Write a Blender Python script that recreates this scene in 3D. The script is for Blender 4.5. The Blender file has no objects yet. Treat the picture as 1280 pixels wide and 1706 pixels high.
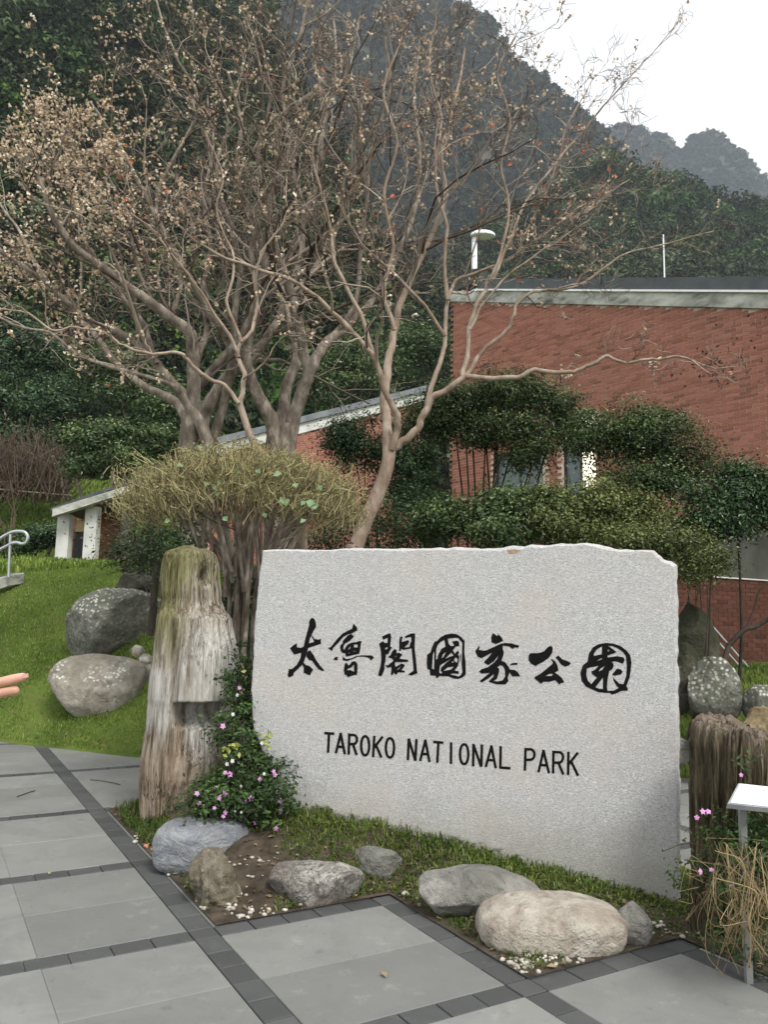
import bpy, bmesh, math, random
import numpy as np
from mathutils import Vector, Matrix, noise as mnoise
from mathutils.geometry import tessellate_polygon

random.seed(7); rng = np.random.default_rng(7)
S = bpy.context.scene
COL = S.collection

# ------------------------------------------------------------------ camera
F = 1320.0; CAMH = 1.55
PIT = math.radians(7.7); ROL = math.radians(1.2)
_f = np.array([0, math.cos(PIT), math.sin(PIT)])
_r0 = np.array([1., 0, 0]); _u0 = np.array([0, -math.sin(PIT), math.cos(PIT)])
_R = math.cos(ROL)*_r0 + math.sin(ROL)*_u0
_U = -math.sin(ROL)*_r0 + math.cos(ROL)*_u0
EYE = np.array([0, 0, CAMH])
cam = bpy.data.cameras.new('camera'); camo = bpy.data.objects.new('camera', cam); COL.objects.link(camo)
cam.sensor_fit = 'VERTICAL'; cam.sensor_height = 36; cam.lens = 36*F/1706
cam.clip_start = .05; cam.clip_end = 6000
camo.matrix_world = Matrix(((_R[0], _U[0], -_f[0], 0), (_R[1], _U[1], -_f[1], 0), (_R[2], _U[2], -_f[2], CAMH), (0, 0, 0, 1)))
S.camera = camo

# ------------------------------------------------------------------ world, sun, exposure
w = bpy.data.worlds.new('World'); S.world = w; w.use_nodes = True
nt = w.node_tree; nt.nodes.clear()
out = nt.nodes.new('ShaderNodeOutputWorld'); bg = nt.nodes.new('ShaderNodeBackground')
sky = nt.nodes.new('ShaderNodeTexSky'); sky.sky_type = 'NISHITA'; sky.sun_disc = False
SUN_EL = math.radians(52); SUN_AZ = math.radians(150)      # azimuth clockwise from +Y: behind the camera, a little right
sky.sun_elevation = SUN_EL; sky.sun_rotation = SUN_AZ
mixn = nt.nodes.new('ShaderNodeMixRGB'); mixn.inputs[0].default_value = .93
tc = nt.nodes.new('ShaderNodeTexCoord'); cn = nt.nodes.new('ShaderNodeTexNoise'); cn.inputs['Scale'].default_value = 1.6; cn.inputs['Detail'].default_value = 5
cr = nt.nodes.new('ShaderNodeValToRGB'); cr.color_ramp.elements[0].color = (6.1, 6.15, 6.25, 1); cr.color_ramp.elements[1].color = (7.0, 7.0, 7.0, 1)
cr.color_ramp.elements[0].position = .3; cr.color_ramp.elements[1].position = .7
nt.links.new(tc.outputs['Generated'], cn.inputs['Vector']); nt.links.new(cn.outputs['Fac'], cr.inputs[0])
nt.links.new(sky.outputs[0], mixn.inputs[1]); nt.links.new(cr.outputs[0], mixn.inputs[2])
nt.links.new(mixn.outputs[0], bg.inputs[0]); bg.inputs[1].default_value = .1
nt.links.new(bg.outputs[0], out.inputs[0])
sl = bpy.data.lights.new('sun', 'SUN'); sl.energy = 1.5; sl.angle = math.radians(16); sl.color = (1, .97, .92)
so = bpy.data.objects.new('sun', sl); COL.objects.link(so)
sd = Vector((math.sin(SUN_AZ)*math.cos(SUN_EL), math.cos(SUN_AZ)*math.cos(SUN_EL), math.sin(SUN_EL)))
so.rotation_euler = sd.to_track_quat('Z', 'Y').to_euler()
S.view_settings.view_transform = 'Standard'; S.view_settings.look = 'None'
S.view_settings.gamma = 1; S.view_settings.use_curve_mapping = False; S.view_settings.exposure = 1.16

# ------------------------------------------------------------------ pixel <-> world
def ray(x, y): return _f + _R*((x-640)/F) - _U*((y-853)/F)
def at(x, y, Y):
    d = ray(x, y); return EYE + d*(Y/d[1])
def onz(x, y, z=0.):
    d = ray(x, y); return EYE + d*((z-CAMH)/d[2])
def onplane(x, y, P, N):
    d = ray(x, y); return EYE + d*(np.dot(np.asarray(P)-EYE, N)/np.dot(d, N))
def proj(P):
    P = np.asarray(P, float)-EYE; z = P@_f
    return 640+F*(P@_R)/z, 853-F*(P@_U)/z, z

# ------------------------------------------------------------------ value noise (numpy)
def _h(i, j, k, s):
    n = (i*374761393 + j*668265263 + k*2147483647 + s*1274126177) & 0xffffffff
    n = ((n ^ (n >> 13))*1274126177) & 0xffffffff
    n = (n ^ (n >> 16)) & 0xffffffff
    return n/4294967295.0
def vn(P, sc=1., seed=0):
    P = np.asarray(P, float)*sc + 1000.; I = np.floor(P).astype(np.int64); f = P-I; f = f*f*(3-2*f)
    r = 0
    for a in (0, 1):
        for b in (0, 1):
            for c in (0, 1):
                wgt = (f[..., 0] if a else 1-f[..., 0])*(f[..., 1] if b else 1-f[..., 1])*(f[..., 2] if c else 1-f[..., 2])
                r = r + wgt*_h(I[..., 0]+a, I[..., 1]+b, I[..., 2]+c, seed)
    return r*2-1
def fbm(P, sc=1., oct=4, seed=0, g=.5):
    r = 0; a = 1; t = 0
    for o in range(oct):
        r = r + a*vn(P, sc*2**o, seed+o*17); t += a; a *= g
    return r/t
def sstep(a, b, x):
    t = np.clip((x-a)/(b-a), 0, 1); return t*t*(3-2*t)

# ------------------------------------------------------------------ mesh helpers
def mesh(name, V, Fc, mat=None, parent=None, smooth=False, rnd=None, link=True, vattr=None):
    me = bpy.data.meshes.new(name); V = np.asarray(V, np.float32)
    if isinstance(Fc, np.ndarray):
        n, k = Fc.shape
        me.vertices.add(len(V)); me.vertices.foreach_set('co', V.ravel())
        me.loops.add(n*k); me.loops.foreach_set('vertex_index', Fc.astype(np.int32).ravel())
        me.polygons.add(n); me.polygons.foreach_set('loop_start', np.arange(0, n*k, k, dtype=np.int32))
        try: me.polygons.foreach_set('loop_total', np.full(n, k, dtype=np.int32))
        except Exception: pass
        me.update(calc_edges=True)
    else:
        me.from_pydata([tuple(map(float, v)) for v in V], [], [tuple(map(int, f)) for f in Fc]); me.update()
    if rnd is not None:
        at_ = me.attributes.new('rnd', 'FLOAT', 'FACE'); at_.data.foreach_set('value', np.asarray(rnd, np.float32))
    if vattr:
        for k_, v_ in vattr.items():
            a_ = me.attributes.new(k_, 'FLOAT', 'POINT'); a_.data.foreach_set('value', np.asarray(v_, np.float32))
    me.polygons.foreach_set('use_smooth', np.full(len(me.polygons), bool(smooth)))
    if mat: me.materials.append(mat)
    o = bpy.data.objects.new(name, me)
    if link: COL.objects.link(o)
    if parent: o.parent = parent
    return o
def tag(o, label=None, cat=None, group=None, kind=None):
    if label: o['label'] = label
    if cat: o['category'] = cat
    if group: o['group'] = group
    if kind: o['kind'] = kind
    return o
def empty(name, loc=(0, 0, 0)):
    o = bpy.data.objects.new(name, None); o.empty_display_size = .1; COL.objects.link(o); o.location = loc
    return o
def reroot(root, loc):
    """move an Empty to a base point while children built in world space stay put"""
    root.location = loc
    for c in root.children:
        c.location = Vector(c.location)-Vector(loc)
class MB:
    def __init__(s): s.V = []; s.F = []; s.n = 0; s.r = []
    def add(s, V, Fc, rnd=None):
        s.V.append(np.asarray(V, float)); s.F += [tuple(i+s.n for i in f) for f in Fc]; s.n += len(V)
        s.r += [random.random() if rnd is None else rnd]*len(Fc)
    def box(s, c, sx, sy, sz, ax=None, rnd=None):
        """box centred at c with half sizes along axes ax (3x3 rows)"""
        A = np.eye(3) if ax is None else np.asarray(ax, float)
        V = [np.asarray(c)+A[0]*sx*i+A[1]*sy*j+A[2]*sz*k for i in (-1, 1) for j in (-1, 1) for k in (-1, 1)]
        s.add(V, [(0, 1, 3, 2), (4, 6, 7, 5), (0, 4, 5, 1), (2, 3, 7, 6), (0, 2, 6, 4), (1, 5, 7, 3)], rnd)
    def prism(s, base, top):
        n = len(base); s.add(list(base)+list(top), [tuple(range(n))[::-1], tuple(range(n, 2*n))]+[(i, (i+1) % n, (i+1) % n+n, i+n) for i in range(n)])
    def build(s, name, mat, parent=None, smooth=False):
        return mesh(name, np.concatenate(s.V), s.F, mat, parent, smooth, rnd=s.r)
class Tubes:
    def __init__(s): s.V = []; s.F = []; s.n = 0; s.r = []
    def add(s, P, r, sides=5, rnd=None, wob=0.):
        P = np.asarray(P, float); n = len(P); r = np.broadcast_to(np.asarray(r, float), (n,))
        T = np.gradient(P, axis=0); T /= np.linalg.norm(T, axis=1)[:, None]+1e-9
        ref = np.array([0, 0, 1.]) if abs(T[0, 2]) < .9 else np.array([1., 0, 0])
        u = np.empty_like(T); q = ref-T[0]*(ref@T[0]); q /= np.linalg.norm(q)
        for i in range(n):
            q = q-T[i]*(q@T[i]); q /= np.linalg.norm(q)+1e-9; u[i] = q
        v = np.cross(T, u); a = np.arange(sides)*2*math.pi/sides
        rr = r[:, None]*np.ones(sides)
        if wob:
            rr = rr*(1+wob*rng.normal(size=rr.shape))
        V = P[:, None]+rr[..., None]*(np.cos(a)[None, :, None]*u[:, None]+np.sin(a)[None, :, None]*v[:, None])
        i = np.arange(n-1)[:, None]*sides; j = np.arange(sides)[None]; k = (j+1) % sides
        Q = np.stack([i+j, i+k, i+sides+k, i+sides+j], -1).reshape(-1, 4)+s.n
        s.V.append(V.reshape(-1, 3)); s.F.append(Q); s.n += n*sides
        s.r.append(np.full(len(Q), rng.random() if rnd is None else rnd))
    def build(s, name, mat, parent=None, smooth=True):
        return mesh(name, np.concatenate(s.V), np.concatenate(s.F), mat, parent, smooth, rnd=np.concatenate(s.r))
def spline(P, n=8):
    """Catmull-Rom through points"""
    P = np.asarray(P, float)
    if len(P) < 3: 
        t = np.linspace(0, 1, n)[:, None]; return P[0]*(1-t)+P[-1]*t
    Q = np.vstack([2*P[0]-P[1], P, 2*P[-1]-P[-2]]); o = []
    for i in range(1, len(Q)-2):
        t = np.linspace(0, 1, n, endpoint=False)[:, None]
        a, b, c, d = Q[i-1:i+3]
        o.append(.5*((2*b)+(-a+c)*t+(2*a-5*b+4*c-d)*t*t+(-a+3*b-3*c+d)*t**3))
    o.append(P[-1:]); return np.concatenate(o)
def unit(v): v = np.asarray(v, float); return v/(np.linalg.norm(v, axis=-1, keepdims=True)+1e-9)
def leafmesh(C, N, L, Wd, name, mat, parent=None, rnd=None, up=None, link=True):
    """folded diamond leaves: centre C, normal N, length L, width Wd"""
    n = len(C); N = unit(N); t = unit(np.cross(N, rng.normal(size=(n, 3)))) if up is None else unit(up)
    b = unit(np.cross(N, t)); L = np.broadcast_to(L, (n,))[:, None]; Wd = np.broadcast_to(Wd, (n,))[:, None]
    V = np.stack([C-t*L*.5, C+b*Wd*.5+N*Wd*.15, C+t*L*.5-N*L*.12, C-b*Wd*.5+N*Wd*.15], 1).reshape(-1, 3)
    i = np.arange(n)[:, None]*4
    Fq = np.concatenate([i+[[0, 1, 2]], i+[[0, 2, 3]]], 1).reshape(-1, 3)
    if rnd is None: rnd = rng.random(n)
    return mesh(name, V, Fq, mat, parent, False, rnd=np.repeat(rnd, 2), link=link)

# ------------------------------------------------------------------ materials
def ramp(nt, fac, stops):
    n = nt.nodes.new('ShaderNodeValToRGB'); e = n.color_ramp.elements
    while len(e) > 1: e.remove(e[-1])
    e[0].position = stops[0][0]; e[0].color = (*stops[0][1], 1)
    for p_, c_ in stops[1:]:
        x = e.new(p_); x.color = (*c_, 1)
    nt.links.new(fac, n.inputs[0]); return n.outputs[0]
def tnoise(nt, vec, sc, det=4, rough=.55, dist=0., stretch=None):
    if stretch:
        m = nt.nodes.new('ShaderNodeMapping'); m.inputs['Scale'].default_value = stretch; nt.links.new(vec, m.inputs[0]); vec = m.outputs[0]
    n = nt.nodes.new('ShaderNodeTexNoise'); n.inputs['Scale'].default_value = sc; n.inputs['Detail'].default_value = det
    n.inputs['Roughness'].default_value = rough; n.inputs['Distortion'].default_value = dist
    nt.links.new(vec, n.inputs['Vector']); return n.outputs['Fac']
def mix(nt, f, a, b, mode='MIX'):
    n = nt.nodes.new('ShaderNodeMixRGB'); n.blend_type = mode
    for i, x in enumerate((f, a, b)):
        if hasattr(x, 'type'): nt.links.new(x, n.inputs[i])
        else: n.inputs[i].default_value = x if i == 0 else (*x, 1)
    return n.outputs[0]
def math_(nt, op, a, b=None, clamp=False):
    n = nt.nodes.new('ShaderNodeMath'); n.operation = op; n.use_clamp = clamp
    for i, x in enumerate((a, b)):
        if x is None: continue
        if hasattr(x, 'type'): nt.links.new(x, n.inputs[i])
        else: n.inputs[i].default_value = x
    return n.outputs[0]
def newmat(name, rough=.8, spec=.3):
    m = bpy.data.materials.new(name); m.use_nodes = True; t = m.node_tree
    b = t.nodes['Principled BSDF']; b.inputs['Roughness'].default_value = rough; b.inputs['Specular IOR Level'].default_value = spec
    g = t.nodes.new('ShaderNodeNewGeometry'); c = t.nodes.new('ShaderNodeTexCoord')
    return m, t, b, g.outputs['Position'], c.outputs['Object']
def bump(t, b, h, strength=.4, dist=.01):
    n = t.nodes.new('ShaderNodeBump'); n.inputs['Strength'].default_value = strength; n.inputs['Distance'].default_value = dist
    t.links.new(h, n.inputs['Height']); t.links.new(n.outputs[0], b.inputs['Normal'])
def attr(t, name):
    n = t.nodes.new('ShaderNodeAttribute'); n.attribute_name = name; return n.outputs['Fac']
def orand(t): return t.nodes.new('ShaderNodeObjectInfo').outputs['Random']

def simple(name, c1, c2, sc=8, rough=.8, spec=.3, bs=.3, bd=.01, det=5, lo=.35, hi=.65, stretch=None):
    m, t, b, P, O = newmat(name, rough, spec)
    n = tnoise(t, P, sc, det, stretch=stretch); t.links.new(ramp(t, n, [(lo, c1), (hi, c2)]), b.inputs['Base Color'])
    if bs: bump(t, b, n, bs, bd)
    return m
def leafmat(name, dark, mid, light, trans=.2, rough=.45, inst=0., spec=.35):
    m, t, b, P, O = newmat(name, rough, spec)
    c = ramp(t, attr(t, 'rnd'), [(0, dark), (.55, mid), (1, light)])
    n = tnoise(t, P, .9, 2); c = mix(t, math_(t, 'MULTIPLY', n, .5), c, mid)
    if inst:
        hs = t.nodes.new('ShaderNodeHueSaturation'); r = orand(t)
        t.links.new(math_(t, 'ADD', math_(t, 'MULTIPLY', r, .07), .465), hs.inputs['Hue'])
        t.links.new(math_(t, 'ADD', math_(t, 'MULTIPLY', r, inst), 1-inst*.55), hs.inputs['Value'])
        w_ = t.nodes.new('ShaderNodeTexWhiteNoise'); w_.noise_dimensions = '1D'; t.links.new(r, w_.inputs['W'])
        t.links.new(math_(t, 'ADD', math_(t, 'MULTIPLY', w_.outputs['Value'], .5), .65), hs.inputs['Saturation'])
        t.links.new(c, hs.inputs['Color']); c = hs.outputs[0]
    t.links.new(c, b.inputs['Base Color'])
    if trans:
        tr = t.nodes.new('ShaderNodeBsdfTranslucent'); t.links.new(c, tr.inputs[0]); mx = t.nodes.new('ShaderNodeMixShader'); mx.inputs[0].default_value = trans
        t.links.new(b.outputs[0], mx.inputs[1]); t.links.new(tr.outputs[0], mx.inputs[2]); t.links.new(mx.outputs[0], t.nodes['Material Output'].inputs[0])
    return m
def barkmat(name, c1, c2, c3, sc=14, rndmix=.5):
    m, t, b, P, O = newmat(name, .85, .2)
    n = tnoise(t, P, sc, 6, .6, stretch=(1, 1, .5)); n2 = tnoise(t, P, sc*.25, 3)
    c = ramp(t, n, [(.3, c1), (.5, c2), (.68, c3)])
    c = mix(t, math_(t, 'MULTIPLY', n2, .6), c, c1)
    k = mix(t, attr(t, 'rnd'), tuple(x*.55 for x in c1), c3)
    c = mix(t, rndmix, c, k); t.links.new(c, b.inputs['Base Color']); bump(t, b, n, .7, .012)
    return m
M = {}
# granite
m, t, b, P, O = newmat('granite', .75, .35)
n1 = tnoise(t, P, 260, 3, .6); n2 = tnoise(t, P, 58, 5, .8, stretch=(1, 1, 1.9)); n3 = tnoise(t, P, 2.2, 4); n4 = tnoise(t, P, 110, 2)
c = ramp(t, n2, [(.33, (.07, .075, .08)), (.44, (.29, .292, .29)), (.54, (.47, .47, .465)), (.66, (.74, .735, .72))])
c = mix(t, .5, c, ramp(t, n1, [(.36, (.12, .125, .13)), (.5, (.50, .50, .49)), (.62, (.85, .84, .82))]))
n6 = tnoise(t, P, 14, 5, .65, stretch=(1, 1, 2.2)); c = mix(t, math_(t, 'MULTIPLY', ramp(t, n6, [(.42, (0, 0, 0)), (.60, (1, 1, 1))]), .30), c, (.36, .355, .35)); c = mix(t, math_(t, 'MULTIPLY', ramp(t, n3, [(.4, (0, 0, 0)), (.65, (1, 1, 1))]), .35), c, (.50, .43, .38))
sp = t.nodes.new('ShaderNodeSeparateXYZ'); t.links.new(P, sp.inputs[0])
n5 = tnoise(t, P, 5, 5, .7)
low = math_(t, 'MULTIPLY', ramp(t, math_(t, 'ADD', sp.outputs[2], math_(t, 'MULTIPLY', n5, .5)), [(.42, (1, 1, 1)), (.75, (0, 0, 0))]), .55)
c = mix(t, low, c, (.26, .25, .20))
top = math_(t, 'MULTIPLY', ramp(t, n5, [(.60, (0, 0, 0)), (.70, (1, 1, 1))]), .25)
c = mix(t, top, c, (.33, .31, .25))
t.links.new(c, b.inputs['Base Color']); bump(t, b, math_(t, 'ADD', math_(t, 'MULTIPLY', n2, .7), math_(t, 'MULTIPLY', n4, .4)), .75, .007); M['granite'] = m
m, t, b, P, O = newmat('black_paint', .75, .12); n = tnoise(t, P, 90, 3); t.links.new(ramp(t, n, [(.3, (.002, .002, .002)), (.8, (.009, .009, .009))]), b.inputs['Base Color']); bump(t, b, n, .6, .004); M['ink'] = m
def rockmat(name, c1, c2, c3, lich=None, la=.0, veins=None, sc=6, moss=0., stretch=None, warp=1.5):
    m, t, b, P, O = newmat(name, .88, .25)
    n1 = tnoise(t, P, sc, 7, .62, warp, stretch); n2 = tnoise(t, P, sc*6, 4, .7); n3 = tnoise(t, P, sc*.4, 3)
    c = ramp(t, n1, [(.3, c1), (.5, c2), (.7, c3)])
    c = mix(t, math_(t, 'MULTIPLY', n2, .45), c, tuple(x*.5 for x in c2))
    if veins:
        v = tnoise(t, P, sc*1.2, 5, .6, 3.0, stretch); k = ramp(t, v, [(.47, (0, 0, 0)), (.5, (1, 1, 1)), (.53, (0, 0, 0))]); c = mix(t, k, c, veins)
    if lich:
        vo = t.nodes.new('ShaderNodeTexVoronoi'); vo.inputs['Scale'].default_value = 22; t.links.new(P, vo.inputs['Vector'])
        n_ = tnoise(t, P, 4.5, 4); k = math_(t, 'MULTIPLY', ramp(t, vo.outputs['Distance'], [(.28, (1, 1, 1)), (.42, (0, 0, 0))]), ramp(t, n_, [(.62-la*.3, (0, 0, 0)), (.70-la*.3, (1, 1, 1))]))
        gz = t.nodes.new('ShaderNodeNewGeometry'); s_ = t.nodes.new('ShaderNodeSeparateXYZ'); t.links.new(gz.outputs['Normal'], s_.inputs[0])
        k = math_(t, 'MULTIPLY', k, ramp(t, s_.outputs[2], [(.0, (.25, .25, .25)), (.45, (1, 1, 1))]))
        c = mix(t, k, c, lich)
    if moss:
        gz = t.nodes.new('ShaderNodeNewGeometry'); s_ = t.nodes.new('ShaderNodeSeparateXYZ'); t.links.new(gz.outputs['Normal'], s_.inputs[0])
        k = math_(t, 'MULTIPLY', ramp(t, n3, [(.45, (0, 0, 0)), (.6, (1, 1, 1))]), moss); c = mix(t, k, c, (.05, .065, .02))
    t.links.new(c, b.inputs['Base Color']); c = mix(t, math_(t, 'MULTIPLY', ramp(t, n3, [(.47, (0, 0, 0)), (.62, (1, 1, 1))]), .55), c, tuple(x*1.1 for x in c1)); n9 = tnoise(t, P, sc*2.6, 6, .7); bump(t, b, math_(t, 'ADD', math_(t, 'ADD', n1, n9), math_(t, 'MULTIPLY', n2, .5)), 1., .035)
    pit = ramp(t, n9, [(.30, (1, 1, 1)), (.40, (0, 0, 0))]); c2_ = mix(t, math_(t, 'MULTIPLY', pit, .6), c, tuple(x*.35 for x in c1)); t.links.new(c2_, b.inputs['Base Color'])
    return m
M['rk_blue'] = rockmat('blue_grey_stone', (.14, .15, .165), (.27, .28, .29), (.42, .43, .43), sc=3.5, veins=(.14, .155, .19), stretch=(1, 1, 2))
M['rk_brown'] = rockmat('brown_flaky_stone', (.12, .10, .07), (.25, .22, .16), (.42, .38, .30), sc=7, stretch=(2.2, 2.2, .6))
M['rk_mott'] = rockmat('mottled_white_stone', (.13, .11, .09), (.42, .40, .36), (.78, .76, .71), sc=10, veins=(.09, .075, .06), warp=3)
M['rk_grey'] = rockmat('grey_stone', (.14, .135, .12), (.28, .27, .24), (.46, .44, .40), sc=6, moss=.2)
M['rk_cream'] = rockmat('cream_stone', (.23, .18, .14), (.47, .43, .36), (.72, .69, .61), sc=4.2, warp=1.2)
M['rk_lichen'] = rockmat('lichened_stone', (.075, .075, .062), (.19, .19, .16), (.36, .35, .30), lich=(.60, .62, .50), la=1.0, sc=4, moss=.25)
M['rk_tan'] = rockmat('tan_lichened_stone', (.16, .145, .115), (.34, .31, .25), (.54, .50, .42), lich=(.66, .66, .58), la=.45, sc=4)
M['rk_dark'] = rockmat('dark_stone', (.035, .032, .026), (.085, .078, .06), (.17, .155, .12), lich=(.26, .27, .20), la=.2, sc=4, moss=.7)
M['rk_yellow'] = rockmat('yellow_brown_stone', (.14, .10, .05), (.32, .25, .14), (.52, .43, .27), sc=6)
M['pebble'] = simple('pale_pebble', (.20, .18, .14), (.55, .52, .45), 16, .7)
M['litter'] = leafmat('dead_leaf', (.07, .045, .028), (.19, .135, .08), (.36, .28, .17), .1, .8)
M['litter_dark'] = leafmat('dark_dead_leaf', (.02, .01, .008), (.06, .03, .02), (.12, .06, .04), .1, .8)
M['oliveleaf'] = leafmat('olive_small_leaf', (.10, .11, .03), (.26, .25, .09), (.66, .62, .25), .3, .6)
# paving
def pavemat(name, a, bcol, vari, sc=40):
    m, t, b, P, O = newmat(name, .62, .35)
    n1 = tnoise(t, P, 1.1, 4, .6); n2 = tnoise(t, P, 190, 3, .7); r = orand(t); n3 = tnoise(t, P, 6, 6, .7); n4 = tnoise(t, P, 14, 3, .5)
    c = mix(t, n1, a, bcol)
    c = mix(t, math_(t, 'MULTIPLY', r, vari), c, tuple(x*.5 for x in a))
    c = mix(t, math_(t, 'MULTIPLY', n2, .5), c, tuple(x*.62 for x in a))
    st = ramp(t, n3, [(.58, (0, 0, 0)), (.74, (1, 1, 1))]); c = mix(t, math_(t, 'MULTIPLY', st, .3), c, tuple(min(1, x*1.45) for x in bcol))
    dk = ramp(t, n4, [(.26, (1, 1, 1)), (.36, (0, 0, 0))]); c = mix(t, math_(t, 'MULTIPLY', dk, .45), c, tuple(x*.5 for x in a)); n7 = tnoise(t, P, 2.6, 7, .75, .6); c = mix(t, math_(t, 'MULTIPLY', ramp(t, n7, [(.40, (1, 1, 1)), (.54, (0, 0, 0))]), .30), c, tuple(x*.62 for x in a)); n8 = tnoise(t, P, 70, 3, .8); c = mix(t, math_(t, 'MULTIPLY', ramp(t, n8, [(.66, (0, 0, 0)), (.72, (1, 1, 1))]), .5), c, tuple(x*.35 for x in a))
    t.links.new(c, b.inputs['Base Color']); bump(t, b, n2, .35, .003)
    return m
M['pave'] = pavemat('grey_paving_slab', (.20, .202, .188), (.31, .31, .29), .5)
M['block'] = pavemat('dark_paving_block', (.075, .078, .077), (.135, .138, .133), .7)
M['mortar'] = simple('paving_mortar', (.12, .12, .11), (.20, .20, .185), 20)
M['soil'] = simple('garden_soil', (.035, .028, .02), (.09, .072, .052), 9, .95, .1, 1., .03, 8)
# ground, grass covered
m, t, b, P, O = newmat('lawn_ground', .95, .1)
n = tnoise(t, P, 1.3, 5); n2 = tnoise(t, P, 40, 4, .7)
c = ramp(t, n, [(.35, (.075, .12, .022)), (.6, (.16, .22, .045))]); c = mix(t, math_(t, 'MULTIPLY', n2, .7), c, (.03, .035, .012)); c = mix(t, math_(t, 'MULTIPLY', ramp(t, tnoise(t, P, 3.5, 5, .7), [(.56, (0, 0, 0)), (.66, (1, 1, 1))]), .6), c, (.13, .10, .045))
t.links.new(c, b.inputs['Base Color']); bump(t, b, n2, .8, .03); M['lawn'] = m
M['grass'] = leafmat('lawn_grass', (.06, .12, .018), (.19, .28, .045), (.38, .45, .11), .3, .5)
M['bedgrass'] = leafmat('carpet_grass', (.03, .06, .01), (.10, .155, .025), (.30, .32, .08), .3, .5)
# wood
def woodmat(name, kind):
    m, t, b, P, O = newmat(name, .85, .15)
    g = tnoise(t, P, 26, 6, .65, .6, (1, 1, .09)); n = tnoise(t, P, 3.2, 4, .6, .5, (1, 1, .45)); f = tnoise(t, P, 90, 4, .7, 0, (1, 1, .12))
    if kind == 'silver':
        c0 = ramp(t, g, [(.3, (.12, .085, .055)), (.45, (.30, .25, .19)), (.62, (.52, .47, .40))])
        zz = attr(t, 'hgt'); white = attr(t, 'white'); moss = attr(t, 'moss'); brown = attr(t, 'brown')
        c = mix(t, math_(t, 'MULTIPLY', white, .85), c0, ramp(t, g, [(.25, (.30, .27, .23)), (.48, (.60, .58, .53)), (.7, (.76, .74, .70))]))
        c = mix(t, math_(t, 'MULTIPLY', moss, .8), c, ramp(t, g, [(.3, (.09, .09, .022)), (.65, (.26, .25, .09))]))
        c = mix(t, math_(t, 'MULTIPLY', brown, .8), c, ramp(t, g, [(.3, (.10, .06, .032)), (.5, (.27, .18, .11)), (.7, (.44, .33, .22))]))
    else:
        c = ramp(t, g, [(.30, (.028, .02, .012)), (.47, (.10, .078, .046)), (.6, (.20, .165, .11)), (.72, (.38, .33, .26))])
        c = mix(t, math_(t, 'MULTIPLY', n, .45), c, (.05, .045, .02))
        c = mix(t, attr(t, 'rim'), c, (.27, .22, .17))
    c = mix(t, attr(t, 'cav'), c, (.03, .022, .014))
    lin = tnoise(t, P, 34, 3, .5, .8, (1, 1, .045)); cr_ = ramp(t, lin, [(.455, (0, 0, 0)), (.49, (1, 1, 1)), (.51, (1, 1, 1)), (.545, (0, 0, 0))]); cr_ = math_(t, 'MULTIPLY', cr_, ramp(t, tnoise(t, P, 5, 3, .6, 0, (1, 1, .5)), [(.42, (.1, .1, .1)), (.6, (1, 1, 1))])); kn_ = ramp(t, tnoise(t, P, 7.5, 5, .7, 1.2, (1, 1, .7)), [(.66, (0, 0, 0)), (.74, (1, 1, 1))]); c = mix(t, math_(t, 'MULTIPLY', kn_, .45), c, (.06, .042, .028)); cr_ = math_(t, 'MULTIPLY', cr_, math_(t, 'SUBTRACT', 1., math_(t, 'MULTIPLY', attr(t, 'white'), .65))); c = mix(t, math_(t, 'MULTIPLY', cr_, .7), c, (.06, .045, .03)); t.links.new(c, b.inputs['Base Color']); bump(t, b, math_(t, 'SUBTRACT', math_(t, 'ADD', g, math_(t, 'MULTIPLY', f, .9)), math_(t, 'MULTIPLY', cr_, 1.2)), 1., .022)
    return m
M['wood_silver'] = woodmat('weathered_driftwood', 'silver'); M['wood_dark'] = woodmat('grooved_dark_wood', 'dark')
# brick, concrete, metal
def brickmat(name, gain=1.):
    m, t, b, P, O = newmat(name, .85, .2)
    r = attr(t, 'rnd'); n = tnoise(t, P, .55, 4, .6); n2 = tnoise(t, P, 60, 4, .7)
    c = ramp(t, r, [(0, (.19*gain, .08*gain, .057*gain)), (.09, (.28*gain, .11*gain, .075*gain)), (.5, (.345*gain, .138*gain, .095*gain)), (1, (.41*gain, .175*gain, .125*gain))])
    c = mix(t, math_(t, 'MULTIPLY', n2, .35), c, (.16*gain, .06*gain, .04*gain))
    c = mix(t, math_(t, 'MULTIPLY', ramp(t, n, [(.42, (0, 0, 0)), (.70, (1, 1, 1))]), .22), c, (.22*gain, .11*gain, .07*gain))
    t.links.new(c, b.inputs['Base Color']); bump(t, b, n2, .4, .006); return m
M['brick'] = brickmat('red_brick'); M['brick_painted_shade'] = brickmat('red_brick_painted_shade', .33); M['mortar_painted_shade'] = simple('brick_mortar_painted_shade', (.10, .075, .06), (.16, .125, .10), 30)  # second brick and mortar are darkened copies: tree shade put into the colour
M['mortar_red'] = simple('brick_mortar', (.46, .36, .30), (.60, .50, .43), 30)
m, t, b, P, O = newmat('stained_concrete', .85, .2)
n = tnoise(t, P, 1.6, 6, .65, stretch=(1, 1, 2.2)); n2 = tnoise(t, P, 30, 4); c = ramp(t, n, [(.34, (.10, .105, .085)), (.46, (.36, .36, .32)), (.62, (.60, .60, .54))]); c = mix(t, math_(t, 'MULTIPLY', n2, .3), c, (.25, .25, .22))
t.links.new(c, b.inputs['Base Color']); bump(t, b, n2, .3, .01); M['conc'] = m
M['white_conc'] = simple('pale_plaster', (.50, .50, .47), (.66, .66, .62), 2.5, .8, .2, .1)
M['grey_conc'] = simple('grey_plaster', (.045, .05, .04), (.085, .09, .075), 1.5, .8, .2, .1)
M['roof'] = simple('dark_roof_sheet', (.045, .055, .058), (.075, .085, .088), 3, .55, .4, .1)
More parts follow.
